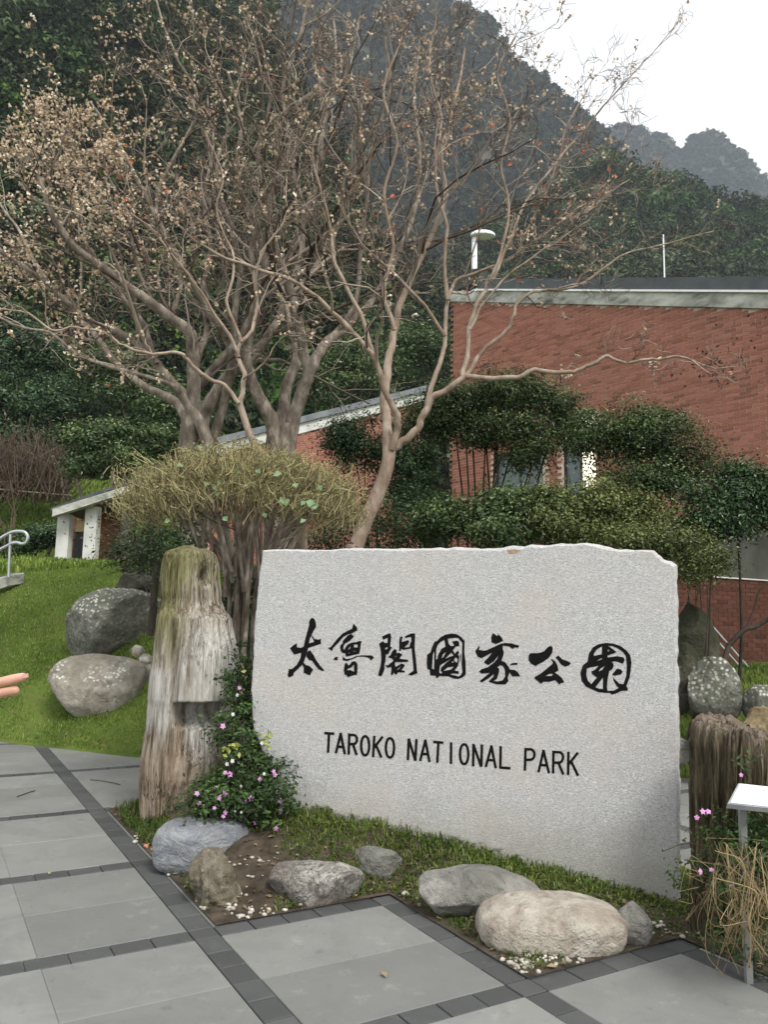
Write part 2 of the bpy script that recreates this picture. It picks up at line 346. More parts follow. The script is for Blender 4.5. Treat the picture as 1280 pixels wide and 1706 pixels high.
M['roof_grey'] = simple('grey_roof_tile', (.12, .135, .145), (.20, .215, .225), 3, .6, .4, .2)
M['steel'] = simple('brushed_steel', (.42, .44, .45), (.55, .57, .58), 10, .35, .6, 0); M['steel'].node_tree.nodes['Principled BSDF'].inputs['Metallic'].default_value = .7
M['post_grey'] = simple('grey_painted_steel', (.16, .165, .165), (.24, .245, .245), 10, .5, .4, 0)
M['white_paint'] = simple('white_paint', (.74, .75, .76), (.82, .83, .84), 10, .4, .5, 0)
M['frame_dark'] = simple('dark_window_frame', (.02, .02, .022), (.035, .035, .037), 10, .4, .5, 0)
m, t, b, P, O = newmat('window_glass', .08, .5); b.inputs['Base Color'].default_value = (.10, .13, .13, 1); M['glass'] = m
m, t, b, P, O = newmat('lit_window', .3, .5); b.inputs['Base Color'].default_value = (.8, .78, .6, 1); b.inputs['Emission Color'].default_value = (1, .93, .68, 1); b.inputs['Emission Strength'].default_value = .75; M['lit'] = m
M['black'] = simple('black_metal', (.01, .01, .011), (.02, .02, .022), 10, .5, .4, 0)
M['skin'] = simple('skin', (.50, .27, .19), (.60, .35, .26), 30, .5, .4, .1, .002); M['skin'].node_tree.nodes['Principled BSDF'].inputs['Subsurface Weight'].default_value = .15
M['lip'] = simple('lip', (.42, .16, .14), (.48, .2, .17), 30, .45, .4, 0)
M['cloth'] = simple('dark_jacket_cloth', (.03, .035, .05), (.05, .055, .07), 60, .9, .1, .2, .002)
M['hair'] = simple('black_hair', (.01, .008, .007), (.02, .016, .014), 60, .5, .4, .3, .002)
M['bark_pale'] = barkmat('pale_smooth_bark', (.15, .10, .07), (.34, .26, .20), (.56, .48, .39), 8, .12)
M['bark_grey'] = barkmat('grey_brown_bark', (.07, .052, .04), (.24, .195, .155), (.54, .48, .40), 11, .10)
M['bark_dark'] = barkmat('dark_bark', (.03, .024, .018), (.07, .055, .042), (.12, .10, .08), 16, .4)
M['twig'] = barkmat('brown_twigs', (.045, .026, .02), (.15, .10, .078), (.56, .47, .38), 5, .75)
M['twig_shrub'] = barkmat('tan_shrub_twigs', (.06, .046, .024), (.21, .175, .085), (.54, .48, .25), 20, .85)
M['vine'] = barkmat('dry_vine', (.08, .055, .028), (.20, .14, .07), (.42, .32, .17), 20, .75)
M['scrub'] = barkmat('brown_scrub_twigs', (.03, .02, .014), (.09, .062, .042), (.19, .14, .10), 5, .6)
M['pod'] = leafmat('seed_pod', (.40, .27, .18), (.68, .53, .38), (.92, .84, .70), .1, .8)
M['redleaf'] = leafmat('red_autumn_leaf', (.45, .07, .04), (.68, .16, .08), (.75, .32, .14), .35, .6)
M['limeleaf'] = leafmat('yellow_green_leaf', (.16, .22, .04), (.34, .38, .08), (.60, .58, .22), .35, .6)
M['bigleaf'] = leafmat('grey_green_leaf', (.13, .22, .12), (.22, .34, .18), (.34, .45, .24), .3, .5)
M['lf_green'] = leafmat('glossy_evergreen_leaf', (.008, .018, .005), (.046, .082, .022), (.24, .31, .11), .15, .36)
M['lf_deep'] = leafmat('deep_green_leaf', (.005, .014, .005), (.026, .058, .018), (.14, .23, .085), .15, .36)
M['lf_olive'] = leafmat('olive_hedge_leaf', (.018, .028, .008), (.085, .11, .028), (.34, .36, .12), .15, .42)
M['lf_rust'] = leafmat('rusty_leaf', (.06, .045, .02), (.13, .09, .04), (.20, .15, .07), .2, .6)
M['lf_herb'] = leafmat('herb_leaf', (.014, .03, .009), (.04, .08, .02), (.12, .19, .05), .25, .5)
M['fl_pink'] = leafmat('pink_petal', (.55, .22, .50), (.72, .36, .66), (.85, .55, .80), .3, .5)
M['fl_white'] = leafmat('white_petal', (.7, .66, .66), (.8, .78, .76), (.85, .85, .8), .3, .5)
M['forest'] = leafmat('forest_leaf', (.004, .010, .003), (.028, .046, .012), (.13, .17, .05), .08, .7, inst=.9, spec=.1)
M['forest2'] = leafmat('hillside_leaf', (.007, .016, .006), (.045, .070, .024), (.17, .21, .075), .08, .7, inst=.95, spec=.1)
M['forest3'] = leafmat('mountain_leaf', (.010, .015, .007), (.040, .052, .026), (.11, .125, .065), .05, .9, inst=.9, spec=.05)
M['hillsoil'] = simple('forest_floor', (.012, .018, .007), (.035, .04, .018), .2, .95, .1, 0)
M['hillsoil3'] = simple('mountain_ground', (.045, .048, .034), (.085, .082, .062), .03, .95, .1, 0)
# ================================================================== GROUND
def ye(x): return np.interp(x, [-30, -10, -4.8, -2.7, 0, 3.1, 8, 30], [16, 11.8, 9.9, 8.95, 8.5, 8.35, 8.6, 9])
def ground(x, y):
    x = np.asarray(x, float); y = np.asarray(y, float); d = y-ye(x)
    wl = 1-sstep(-2.2, .6, x)
    hl = 2.42*np.sin(np.pi/2*np.clip(d/4.7, 0, 1))-1.0*sstep(5.2, 9, d)
    hr = .95*sstep(0, 2.6, d)
    h = wl*hl+(1-wl)*hr
    h = h+5.2*sstep(23, 31, y)*(1-sstep(-9, -4, x))+3.5*sstep(32, 60, y)
    h = np.where(d < 0, -.05+.05*sstep(-.12, 0, d), h)
    n = vn(np.stack([x, y, 0*x], -1), .9, 3)*.05*sstep(.2, 1, d)
    return h+n
ax = np.concatenate([-np.geomspace(2500, 9.2, 26), np.linspace(-9, 10, 150), np.geomspace(10.3, 2500, 26)])
ay = np.concatenate([np.linspace(-60, 0, 10), np.linspace(1, 7.5, 12), np.linspace(7.7, 18, 110), np.linspace(18.5, 60, 50), np.geomspace(63, 3000, 24)])
X, Y = np.meshgrid(ax, ay); Z = ground(X, Y); V = np.stack([X, Y, Z], -1).reshape(-1, 3)
nx = len(ax); i = np.arange(len(ay)-1)[:, None]*nx+np.arange(nx-1)[None]; i = i.ravel()
tag(mesh('ground', V, np.stack([i, i+1, i+nx+1, i+nx], -1), M['lawn'], None, True), kind='structure')

# ------------------------------------------------------------------ paving frame: O, directions a (away, left) and b (right)
ANG = math.radians(120); A2 = np.array([math.cos(ANG), math.sin(ANG)]); B2 = np.array([A2[1], -A2[0]]); O2 = np.array([-.931, 4.169])
def ab(a, b): return O2+A2*a+B2*b
def toab(x, y):
    dx = np.asarray(x)-O2[0]; dy = np.asarray(y)-O2[1]; return dx*A2[0]+dy*A2[1], dx*B2[0]+dy*B2[1]
BED = [(2.68, .14), (0, .14), (0, 1.17), (-1.19, 1.17), (-1.19, 2.14), (-3.2, 2.14), (-3.2, 4.6), (-1.3, 4.6), (-.75, 3.25), (.6, 2.35), (2.68, 1.9)]
def inbed(a, b):
    a = np.asarray(a, float); b = np.asarray(b, float); r = np.zeros(a.shape, bool); n = len(BED)
    for k in range(n):
        a1, b1 = BED[k]; a2, b2 = BED[(k+1) % n]
        c = (b1 > b) != (b2 > b)
        with np.errstate(divide='ignore', invalid='ignore'):
            r ^= c & (a < (a2-a1)*(b-b1)/((b2-b1) if b2 != b1 else 1e-9)+a1)
    return r
def edged(a, b):
    a = np.asarray(a, float); b = np.asarray(b, float); m_ = np.full(a.shape, 9.); n = len(BED)
    for k in range(n):
        p = np.array(BED[k]); q = np.array(BED[(k+1) % n]); d = q-p; L = d@d
        t_ = np.clip(((a-p[0])*d[0]+(b-p[1])*d[1])/L, 0, 1)
        m_ = np.minimum(m_, np.hypot(a-p[0]-t_*d[0], b-p[1]-t_*d[1]))
    return m_
# stone slab plane (needed for the soil bank along its foot)
SR = onz(1132, 1512, 0.)                                         # right foot of the slab
SD = unit(np.array([-.948, .318, 0.])); SN = np.array([SD[1], -SD[0], 0.]); SN = SN if SN[1] < 0 else -SN     # SN points to the viewer
def soil(x, y):
    a, b = toab(x, y); e = edged(a, b)
    s = ((x-SR[0])*SD[0]+(y-SR[1])*SD[1])/2.5; q = (x-SR[0])*SN[0]+(y-SR[1])*SN[1]
    hm = np.interp(s, [-.5, 0, .35, .6, .85, 1.1, 1.6], [.0, -.01, .09, .19, .25, .24, .14])
    h = .010+.028*sstep(0, .25, e)+hm*(1-sstep(.0, .95, q))*sstep(0, .45, e)
    P = np.stack([x, y, 0*x], -1)
    return h+.018*fbm(P, 5, 3, 5)*sstep(.02, .2, e)
def surf(x, y):
    x = np.asarray(x, float); y = np.asarray(y, float); a, b = toab(x, y)
    return np.where(inbed(a, b), soil(x, y), np.maximum(ground(x, y), 0))
def hit(px, py, lo=2.5, hi=60):
    d = ray(px, py); Ys = np.linspace(lo, hi, 6000); P = EYE+d[None]*(Ys/d[1])[:, None]
    k = np.argmax(P[:, 2] <= surf(P[:, 0], P[:, 1])); return P[k]

ga = np.arange(-3.2, 2.7, .035); gb = np.arange(.14, 4.62, .035); GA, GB = np.meshgrid(ga, gb)
XY = O2+GA[..., None]*A2+GB[..., None]*B2; Z = soil(XY[..., 0], XY[..., 1])
V = np.concatenate([XY, Z[..., None]], -1).reshape(-1, 3); nx = len(ga)
i = (np.arange(len(gb)-1)[:, None]*nx+np.arange(nx-1)[None]).ravel()
Fc = np.stack([i, i+1, i+nx+1, i+nx], -1); cm = V[Fc].mean(1); ca, cb = toab(cm[:, 0], cm[:, 1]); Fc = Fc[inbed(ca, cb)]
bedo = tag(mesh('planting_bed', V, Fc, M['soil'], None, True), kind='structure')

# paving: mortar sheet, slabs and blocks as pieces
pv = [ab(-6, -8), ab(10, -8), ab(10, 12), ab(-6, 12)]
paving = tag(mesh('paving', [(*p, -.012) for p in pv], [(0, 3, 2, 1)], M['mortar']), kind='structure')
LA = [-7.0, -4.6, -2.2, 0, 1.04, 2.0, 3.9, 5.8, 7.7]            # left edges (b) of the block strips running along a
LB = [-4.1, -2.7, -1.32, -.13, 1.13, 2.66, 4.40, 6.4, 8.4]      # lower edges (a) of the block strips running along b
SW = .13
def pboxes(a0, a1, b0, b1, gap, ca, cb):
    na = max(1, round((a1-a0)/ca)); nb = max(1, round((b1-b0)/cb)); r = []
    for p_ in range(na):
        for q_ in range(nb):
            r.append((a0+(a1-a0)*p_/na+gap, a0+(a1-a0)*(p_+1)/na-gap, b0+(b1-b0)*q_/nb+gap, b0+(b1-b0)*(q_+1)/nb-gap))
    return r
slabs = []; blocks = []
def inview(P, m=60):
    x, y, z = proj(P); return z > .3 and -m < x < 1280+m and -m < y < 1706+m
for k in range(len(LB)-1):
    for l in range(len(LA)-1):
        slabs += pboxes(LB[k]+SW, LB[k+1], LA[l]+SW, LA[l+1], .0009, .62, .62)
for l in range(len(LA)):
    for k in range(len(LB)-1): blocks += pboxes(LB[k]+SW, LB[k+1], LA[l], LA[l]+SW, .0035, .19, .13)
for k in range(len(LB)):
    for l in range(len(LA)-1): blocks += pboxes(LB[k], LB[k]+SW, LA[l]+SW, LA[l+1], .0035, .13, .19)
    for l in range(len(LA)): blocks += pboxes(LB[k], LB[k]+SW, LA[l], LA[l]+SW, .0035, .13, .13)
def place_pavers(lst, name, mat, th, cap):
    seen = []; rest = []
    for (a0, a1, b0, b1) in lst:
        c = ab((a0+a1)/2, (b0+b1)/2)
        if c[1] > ye(c[0])+.6 or c[1] < -1: continue
        cs = [ab(a, b) for a in (a0, a1) for b in (b0, b1)]
        ia, ib = toab(np.array([q[0] for q in cs]), np.array([q[1] for q in cs]))
        if inbed(ia, ib).all() and edged(ia, ib).min() > .02: continue
        (seen if inview((*c, 0)) else rest).append((c[1], a0, a1, b0, b1, c))
    seen.sort(key=lambda s_: s_[0]); rest += seen[cap:]; cache = {}
    def bx(a0, a1, b0, b1):
        ha = (a1-a0)/2; hb = (b1-b0)/2; bv = .003
        V = [(-ha, -hb, -th), (ha, -hb, -th), (ha, hb, -th), (-ha, hb, -th), (-ha, -hb, -bv), (ha, -hb, -bv), (ha, hb, -bv), (-ha, hb, -bv),
             (-ha+bv, -hb+bv, 0), (ha-bv, -hb+bv, 0), (ha-bv, hb-bv, 0), (-ha+bv, hb-bv, 0)]
        return V, [(0, 1, 5, 4), (1, 2, 6, 5), (2, 3, 7, 6), (3, 0, 4, 7), (4, 5, 9, 8), (5, 6, 10, 9), (6, 7, 11, 10), (7, 4, 8, 11), (8, 9, 10, 11)]
    rz = ANG
    for _, a0, a1, b0, b1, c in seen[:cap]:
        key = (round(a1-a0, 3), round(b1-b0, 3))
        if key not in cache:
            V, Fc = bx(a0, a1, b0, b1); V = [(x, -y, z) for x, y, z in V]; Fc = [f[::-1] for f in Fc]
            o = mesh(name, V, Fc, mat, paving); cache[key] = o.data
        else:
            o = bpy.data.objects.new(name, cache[key]); COL.objects.link(o); o.parent = paving
        o.location = (c[0], c[1], random.uniform(-.0015, .0015)); o.rotation_euler = (random.gauss(0, .0012), random.gauss(0, .0012), rz)
    if rest:
        mb = MB()
        for _, a0, a1, b0, b1, c in rest:
            mb.box((c[0], c[1], -th/2), (a1-a0)/2, (b1-b0)/2, th/2, [(*A2, 0), (*B2, 0), (0, 0, 1)])
        tag(mb.build(name, mat, paving), kind='stuff')
place_pavers(slabs, 'paving_slab', M['pave'], .01, 290)
place_pavers(blocks, 'paving_block', M['block'], .0105, 298)

# ================================================================== HILLS
def clump(name, mat, seed, n=800, ls=.11, lobes=9):
    r = np.random.default_rng(seed); c = r.normal(size=(lobes, 3)); c = unit(c)*r.uniform(.3, .85, (lobes, 1)); c[:, 2] = np.abs(c[:, 2])*.8-.1
    rad = r.uniform(.2, .42, lobes); k = r.integers(0, lobes, n); d = unit(r.normal(size=(n, 3))); d[:, 2] = d[:, 2]*.8+.15
    C = c[k]+d*rad[k][:, None]*r.uniform(.8, 1.08, (n, 1)); N = unit(d+r.normal(size=(n, 3))*.45+[0, 0, .3])
    rv = np.clip(.5+.25*r.normal(size=n)+(r.random(lobes)[k]-.5)*.9, 0, 1)
    o = leafmesh(C, N, ls*r.uniform(.7, 1.4, n), ls*.8*r.uniform(.7, 1.3, n), name, mat, rnd=rv, link=False)
    return o
def scatter_gn(o, variants):
    ng = bpy.data.node_groups.new('scatter', 'GeometryNodeTree')
    ng.interface.new_socket(name='Geometry', in_out='INPUT', socket_type='NodeSocketGeometry'); ng.interface.new_socket(name='Geometry', in_out='OUTPUT', socket_type='NodeSocketGeometry')
    gi = ng.nodes.new('NodeGroupInput'); go = ng.nodes.new('NodeGroupOutput'); jn = ng.nodes.new('GeometryNodeJoinGeometry')
    def na(nm, ty):
        n = ng.nodes.new('GeometryNodeInputNamedAttribute'); n.data_type = ty; n.inputs['Name'].default_value = nm
        return [s for s in n.outputs if s.enabled and s.name == 'Attribute'][0]
    var = na('var', 'INT'); scl = na('scl', 'FLOAT_VECTOR'); rot = na('rot', 'FLOAT_VECTOR')
    for k, vo in enumerate(variants):
        oi = ng.nodes.new('GeometryNodeObjectInfo'); oi.inputs['Object'].default_value = vo; oi.inputs['As Instance'].default_value = True
        cmp = ng.nodes.new('FunctionNodeCompare'); cmp.data_type = 'INT'; cmp.operation = 'EQUAL'
        ci = [s for s in cmp.inputs if s.enabled and s.type == 'INT']; ng.links.new(var, ci[0]); ci[1].default_value = k
        ip = ng.nodes.new('GeometryNodeInstanceOnPoints')
        ng.links.new(gi.outputs[0], ip.inputs['Points']); ng.links.new(cmp.outputs[0], ip.inputs['Selection']); ng.links.new(oi.outputs['Geometry'], ip.inputs['Instance'])
        ng.links.new(rot, ip.inputs['Rotation']); ng.links.new(scl, ip.inputs['Scale']); ng.links.new(ip.outputs[0], jn.inputs[0])
    ng.links.new(jn.outputs[0], go.inputs[0])
    md = o.modifiers.new('scatter', 'NODES'); md.node_group = ng
def pointcloud(name, P, scl, rot, nvar, variants):
    me = bpy.data.meshes.new(name); me.vertices.add(len(P)); me.vertices.foreach_set('co', np.asarray(P, np.float32).ravel())
    a = me.attributes.new('var', 'INT', 'POINT'); a.data.foreach_set('value', rng.integers(0, nvar, len(P)).astype(np.int32))
    a = me.attributes.new('scl', 'FLOAT_VECTOR', 'POINT'); a.data.foreach_set('vector', np.asarray(scl, np.float32).ravel())
    a = me.attributes.new('rot', 'FLOAT_VECTOR', 'POINT'); a.data.foreach_set('vector', np.asarray(rot, np.float32).ravel())
    me.update(); o = bpy.data.objects.new(name, me); COL.objects.link(o); scatter_gn(o, variants); return o
def hill(name, fname, ridge, Df, Dr, zf, soilm, variants, crown, density, amp, shape=1., seed=1, gullies=0.):
    ridge = np.array(ridge, float); U = np.linspace(ridge[0, 0], ridge[-1, 0], 360); RY = np.interp(U, ridge[:, 0], ridge[:, 1])
    RY = RY+3*fbm(np.stack([U, 0*U, 0*U], -1), .03, 4, seed)
    Vv = np.concatenate([np.linspace(0, 1, 70), np.linspace(1.05, 1.9, 12)])
    dirs = np.array([ray(u, y) for u, y in zip(U, RY)]); dirs = dirs/dirs[:, 1:2]
    zr = CAMH+dirs[:, 2]*Dr
    def pos(ui, v):
        d0 = np.stack([np.interp(ui, np.arange(len(U)), dirs[:, 0]), np.ones(len(ui))], -1); z1 = np.interp(ui, np.arange(len(U)), zr)
        Yd = Df+(Dr-Df)*v; Pxy = d0*Yd[:, None]
        sh = np.where(v <= 1, np.clip(v, 0, 1)**shape, 1-(v-1)*.9)
        z = zf+(z1-zf)*sh
        k = np.sin(np.pi*np.clip(v, 0, 1))*(v <= 1)
        Pn = np.stack([Pxy[:, 0], Pxy[:, 1], 0*z], -1)
        z = z+amp*k*fbm(Pn, 2.2/(Dr-Df), 4, seed+3)
        if gullies: z = z-gullies*k*np.abs(vn(np.stack([Pxy[:, 0]+.3*Pxy[:, 1], 0*z, 0*z], -1), 5.5/(Dr-Df)*1.0, seed+9))
        return np.stack([Pxy[:, 0], Pxy[:, 1], z], -1)
    UI, VI = np.meshgrid(np.arange(len(U)), Vv); P = pos(UI.ravel().astype(float), VI.ravel())
    nu = len(U); i = (np.arange(len(Vv)-1)[:, None]*nu+np.arange(nu-1)[None]).ravel()
    o = tag(mesh(name, P, np.stack([i, i+1, i+nu+1, i+nu], -1), soilm, None, True), kind='structure')
    n = density*6; ui = rng.uniform(0, nu-1, n); v = rng.uniform(0, 1.02, n)**.8; P = pos(ui, v)
    x, y, z = proj(P); k = (x > -260) & (x < 1540) & (y > -320) & (y < 1100); P = P[k][:density]; m_ = len(P)
    s = rng.uniform(crown[0], crown[1], m_)*np.where(rng.random(m_) < .1, 1.35, 1)
    scl = np.stack([s, s, s*rng.uniform(.8, 1.25, m_)], -1); P[:, 2] += s*.15
    rot = np.stack([rng.normal(0, .12, m_), rng.normal(0, .12, m_), rng.uniform(0, 6.28, m_)], -1)
    tag(pointcloud(fname, P, scl, rot, len(variants), variants), kind='stuff')
    return o
cl1 = [clump('crown_leaves', M['forest'], 10+k, 1300, .10, 14) for k in range(4)]
cl2 = [clump('crown_leaves', M['forest2'], 20+k, 900, .125, 12) for k in range(3)]
cl3 = [clump('crown_leaves', M['forest3'], 30+k, 260, .22, 7) for k in range(3)]
hill('near_hillside', 'near_forest', [(-1500, -500), (-500, -900), (-100, -640), (180, -330), (320, -150), (420, 10), (500, 200), (600, 400), (720, 530), (860, 640), (1000, 760)], 40, 125, 1, M['hillsoil'], cl1, (1.8, 5.4), 2800, 9, 1.15, 1, 5)
hill('green_hillside', 'green_forest', [(300, 700), (560, 590), (720, 480), (830, 385), (950, 318), (1010, 296), (1080, 300), (1160, 326), (1230, 350), (1300, 366), (1500, 450), (2400, 600)], 70, 190, 2, M['hillsoil'], cl2, (2.6, 6.2), 4200, 14, 1.1, 2, 8)
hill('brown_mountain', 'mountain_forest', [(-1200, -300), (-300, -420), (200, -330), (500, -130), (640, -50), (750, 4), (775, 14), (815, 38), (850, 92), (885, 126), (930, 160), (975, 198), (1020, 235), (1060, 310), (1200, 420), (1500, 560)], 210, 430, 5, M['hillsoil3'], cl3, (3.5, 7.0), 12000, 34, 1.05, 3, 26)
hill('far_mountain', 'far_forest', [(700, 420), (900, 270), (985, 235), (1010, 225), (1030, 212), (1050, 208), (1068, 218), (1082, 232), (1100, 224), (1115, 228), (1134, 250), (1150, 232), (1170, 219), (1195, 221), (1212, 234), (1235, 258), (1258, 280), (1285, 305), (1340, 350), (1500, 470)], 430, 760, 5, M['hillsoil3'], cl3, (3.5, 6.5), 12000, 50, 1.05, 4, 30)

# haze
hz = MB(); hz.box((0, 1200, 359), 1600, 1300, 361)
hzo = hz.build('haze', None); hm = bpy.data.materials.new('haze_air'); hm.use_nodes = True; hm.node_tree.nodes.clear()
vo_ = hm.node_tree.nodes.new('ShaderNodeVolumePrincipled'); oo = hm.node_tree.nodes.new('ShaderNodeOutputMaterial')
vo_.inputs['Color'].default_value = (.80, .90, 1, 1); vo_.inputs['Density'].default_value = .00040; vo_.inputs['Anisotropy'].default_value = .2
hm.node_tree.links.new(vo_.outputs[0], oo.inputs['Volume']); hzo.data.materials.append(hm); tag(hzo, kind='stuff')

# ================================================================== BUILDINGS
def brick_wall(root, P0, d, s0, s1, z0, ztop, mat, holes=(), cap=300, L=.24, H=.07, vis=None, proud=.008):
    d = np.array([*d, 0.]); n = np.array([d[1], -d[0], 0.]); n = n if n@(EYE-np.array([*P0, CAMH])) > 0 else -n
    P0 = np.array([*P0, 0.]); lst = []
    row = 0; z = z0
    while z < max(ztop(s0), ztop(s1)):
        s = s0+(L/2 if row % 2 else 0)
        while s < s1-L*.4:
            zc = z+H/2; sc = s+L/2
            if z+H < ztop(sc)+.01 and not any(h0-L*.25 < sc < h1+L*.25 and g0 < zc < g1 for h0, h1, g0, g1 in holes): lst.append((sc, zc))
            s += L
        z += H; row += 1
    def wp(sc, zc): return P0+d*sc+np.array([0, 0, zc])
    info = []
    for sc, zc in lst:
        P = wp(sc, zc); x, y, zz = proj(P); ok = 0 < x < 1280 and 0 < y < 1706 and (vis is None or vis(x, y)); info.append((0 if ok else 1, zz, sc, zc))
    info.sort(); ind = [q for q in info[:cap] if q[0] == 0]; rest = info[len(ind):]
    hl, hh, hp = L/2-.006, H/2-.0055, proud
    A = np.array([d, n, [0, 0, 1]]); var = []
    for k in range(9):
        mb = MB(); mb.box((0, 0, 0), hl, hp, hh, A, rnd=(k+.5)/9); o = mb.build('brick', mat, root); var.append(o.data); bpy.data.objects.remove(o)
    for q in ind:
        o = bpy.data.objects.new('brick', var[random.randrange(9)]); COL.objects.link(o); o.parent = root
        P = wp(q[2], q[3])+n*random.gauss(0, .0012); o.location = P
    if rest:
        sc = np.array([q[2] for q in rest]); zc = np.array([q[3] for q in rest]); C = P0+d*sc[:, None]+np.array([0, 0, 1.])*zc[:, None]
        C = C+n*rng.normal(0, .0012, len(C))[:, None]
        cs = np.array([(i_, j_, k_) for i_ in (-1, 1) for j_ in (0, 1) for k_ in (-1, 1)], float)*[hl, hp, hh]
        V = (C[:, None]+(cs@A)[None]).reshape(-1, 3); i = np.arange(len(C))[:, None, None]*8
        Q = (i+np.array([(2, 3, 7, 6), (0, 1, 3, 2), (4, 6, 7, 5), (0, 2, 6, 4), (1, 5, 7, 3)])[None]).reshape(-1, 4)
        tag(mesh('brickwork', V, Q, mat, root, False, rnd=np.repeat(rng.random(len(C)), 5)), kind='stuff')
    return d, n
# --- big red brick building on the right
W0 = np.array([6.24, 14.7]); WD = np.array([-.637, .771]); wn = np.array([-.771, -.637, 0.])
def onwall(x, y): return onplane(x, y, [*W0, 0], wn)
def sz(x, y):
    p = onwall(x, y); return (p[:2]-W0)@WD, p[2]
sl_, zl_ = sz(757, 503); sr_, zr_ = sz(1280, 515)
def wtop(s): return zr_+(zl_-zr_)*(s-sr_)/(sl_-sr_)
b1 = empty('brick_building'); tag(b1, 'large red brick building with stained concrete coping and dark roof edge on the right', 'building')
S0 = -7.; win = []
for (x0, x1, y0, y1) in ((935, 992, 678, 862), (822, 905, 742, 868)):
    a_ = sz(x1, y0); c_ = sz(x0, y0); e_ = sz(x1, y1); win.append((a_[0], c_[0], e_[1], a_[1]))
brick_wall(b1, W0, WD, S0, sl_, .2, wtop, M['brick'], win, 300, vis=lambda x, y: y < 640 or (y < 780 and x > 1190))
def wallp(s, z, o=0.): return np.array([*(W0+WD*s), z])+wn*o
# mortar body with window openings: columns between openings
mb = MB(); cuts = sorted(set([S0, sl_]+[v for w_ in win for v in w_[:2]]))
for s0_, s1_ in zip(cuts[:-1], cuts[1:]):
    zs = [(-.5, None)]
    for h0, h1, g0, g1 in win:
        if s0_ >= h0-1e-6 and s1_ <= h1+1e-6: zs = [(-.5, g0), (g1, None)]
    for za, zb in zs:
        t0 = wtop(s0_) if zb is None else zb; t1 = wtop(s1_) if zb is None else zb
        f = [wallp(s0_, za), wallp(s1_, za), wallp(s1_, t1), wallp(s0_, t0)]; mb.prism(f, [p-wn*.32 for p in f])
mb.build('wall', M['mortar_red'], b1)
mb = MB()
for s0_, s1_, o0, o1, z0_, z1_ in ((S0, sl_+.08, .06, -.34, 0, .29),):
    f = [wallp(s0_, wtop(s0_)+z0_, o0), wallp(s1_, wtop(s1_)+z0_, o0), wallp(s1_, wtop(s1_)+z1_, o0), wallp(s0_, wtop(s0_)+z1_, o0)]; mb.prism(f, [p+wn*(o1-o0) for p in f])
mb.build('coping', M['conc'], b1)
mb = MB(); f = [wallp(S0, wtop(S0)+.293, .12), wallp(sl_-.9, wtop(sl_-.9)+.293, .12), wallp(sl_-.9, wtop(sl_-.9)+.335, .12), wallp(S0, wtop(S0)+.335, .12)]; mb.prism(f, [p-wn*.5 for p in f]); mb.build('drip_edge', M['white_paint'], b1)
mb = MB(); f = [wallp(S0, wtop(S0)+.338, .10), wallp(sl_-.95, wtop(sl_-.95)+.338, .10), wallp(sl_-.95, wtop(sl_-.95)+.60, .10), wallp(S0, wtop(S0)+.60, .10)]; mb.prism(f, [p-wn*8 for p in f]); mb.build('roof', M['roof'], b1)
mb = MB(); f = [wallp(sl_-.95, wtop(sl_)+.295, .02), wallp(sl_+.06, wtop(sl_)+.295, .02), wallp(sl_+.03, wtop(sl_)+.46, .02), wallp(sl_-.5, wtop(sl_)+.72, .02), wallp(sl_-.95, wtop(sl_)+.62, .02)]; mb.prism(f, [p-wn*.3 for p in f]); mb.build('gable_cap', M['grey_conc'], b1)
f = [wallp(sl_, -.5, -.325), wallp(sl_, wtop(sl_), -.325), wallp(sl_, wtop(sl_), -8), wallp(sl_, -.5, -8)]; mb = MB(); mb.prism(f, [p-np.array([*WD, 0])*.3 for p in f]); mb.build('side_wall', M['mortar_red'], b1)
for k, (h0, h1, g0, g1) in enumerate(win):
    wroot = MB(); fr = .055
    for (u0, u1, v0, v1) in ((h0, h0+fr, g0, g1), (h1-fr, h1, g0, g1), (h0+fr, h1-fr, g1-.14, g1), (h0+fr, h1-fr, g0, g0+fr), ((h0+h1)/2-fr/2, (h0+h1)/2+fr/2, g0+fr, g1-.14)):
        f = [wallp(u0, v0, -.10), wallp(u1, v0, -.10), wallp(u1, v1, -.10), wallp(u0, v1, -.10)]; wroot.prism(f, [p-wn*.08 for p in f])
    wf = wroot.build('window', M['frame_dark'], b1)
    for side in (0, 1):
        u0, u1 = ((h0+fr, (h0+h1)/2-fr/2), ((h0+h1)/2+fr/2, h1-fr))[side]
        f = [wallp(u0, g0+fr, -.13), wallp(u1, g0+fr, -.13), wallp(u1, g1-.14, -.13), wallp(u0, g1-.14, -.13)]; q = MB(); q.prism(f, [p-wn*.01 for p in f])
        q.build('pane', M['lit'] if (k == 0 and side == 0) else M['glass'], wf)
# --- low frontal brick wall with ledge, right, tree shade painted into its brick and mortar colours
LD = np.array([.866, .5]); L0 = at(1200, 963, 13.)[:2]; zt = at(1200, 963, 13.)[2]
lw = empty('low_brick_wall'); tag(lw, 'low red brick wall, tree shade painted into its colour, with concrete ledge below the shrubs at the right edge', 'wall')
_, ln_ = brick_wall(lw, L0, LD, -2.6, 1.62, -.4, lambda s: zt, M['brick_painted_shade'], (), 298, vis=lambda x, y: x > 1140)
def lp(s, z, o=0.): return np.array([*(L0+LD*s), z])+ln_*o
for nm, mt, u0, u1, v0, v1, o0, o1 in (('wall', 'mortar_painted_shade', -2.6, 1.62, -.6, zt-.002, 0, -.3), ('ledge', 'white_conc', -2.62, 1.62, zt+.001, zt+.022, .03, -.35), ('parapet', 'grey_conc', -.75, 1.62, zt+.024, zt+.95, -.12, -.3)):
    q = MB(); f = [lp(u0, v0, o0), lp(u1, v0, o0), lp(u1, v1, o0), lp(u0, v1, o0)]; q.prism(f, [p+ln_*(o1-o0) for p in f]); q.build(nm, M[mt], lw)
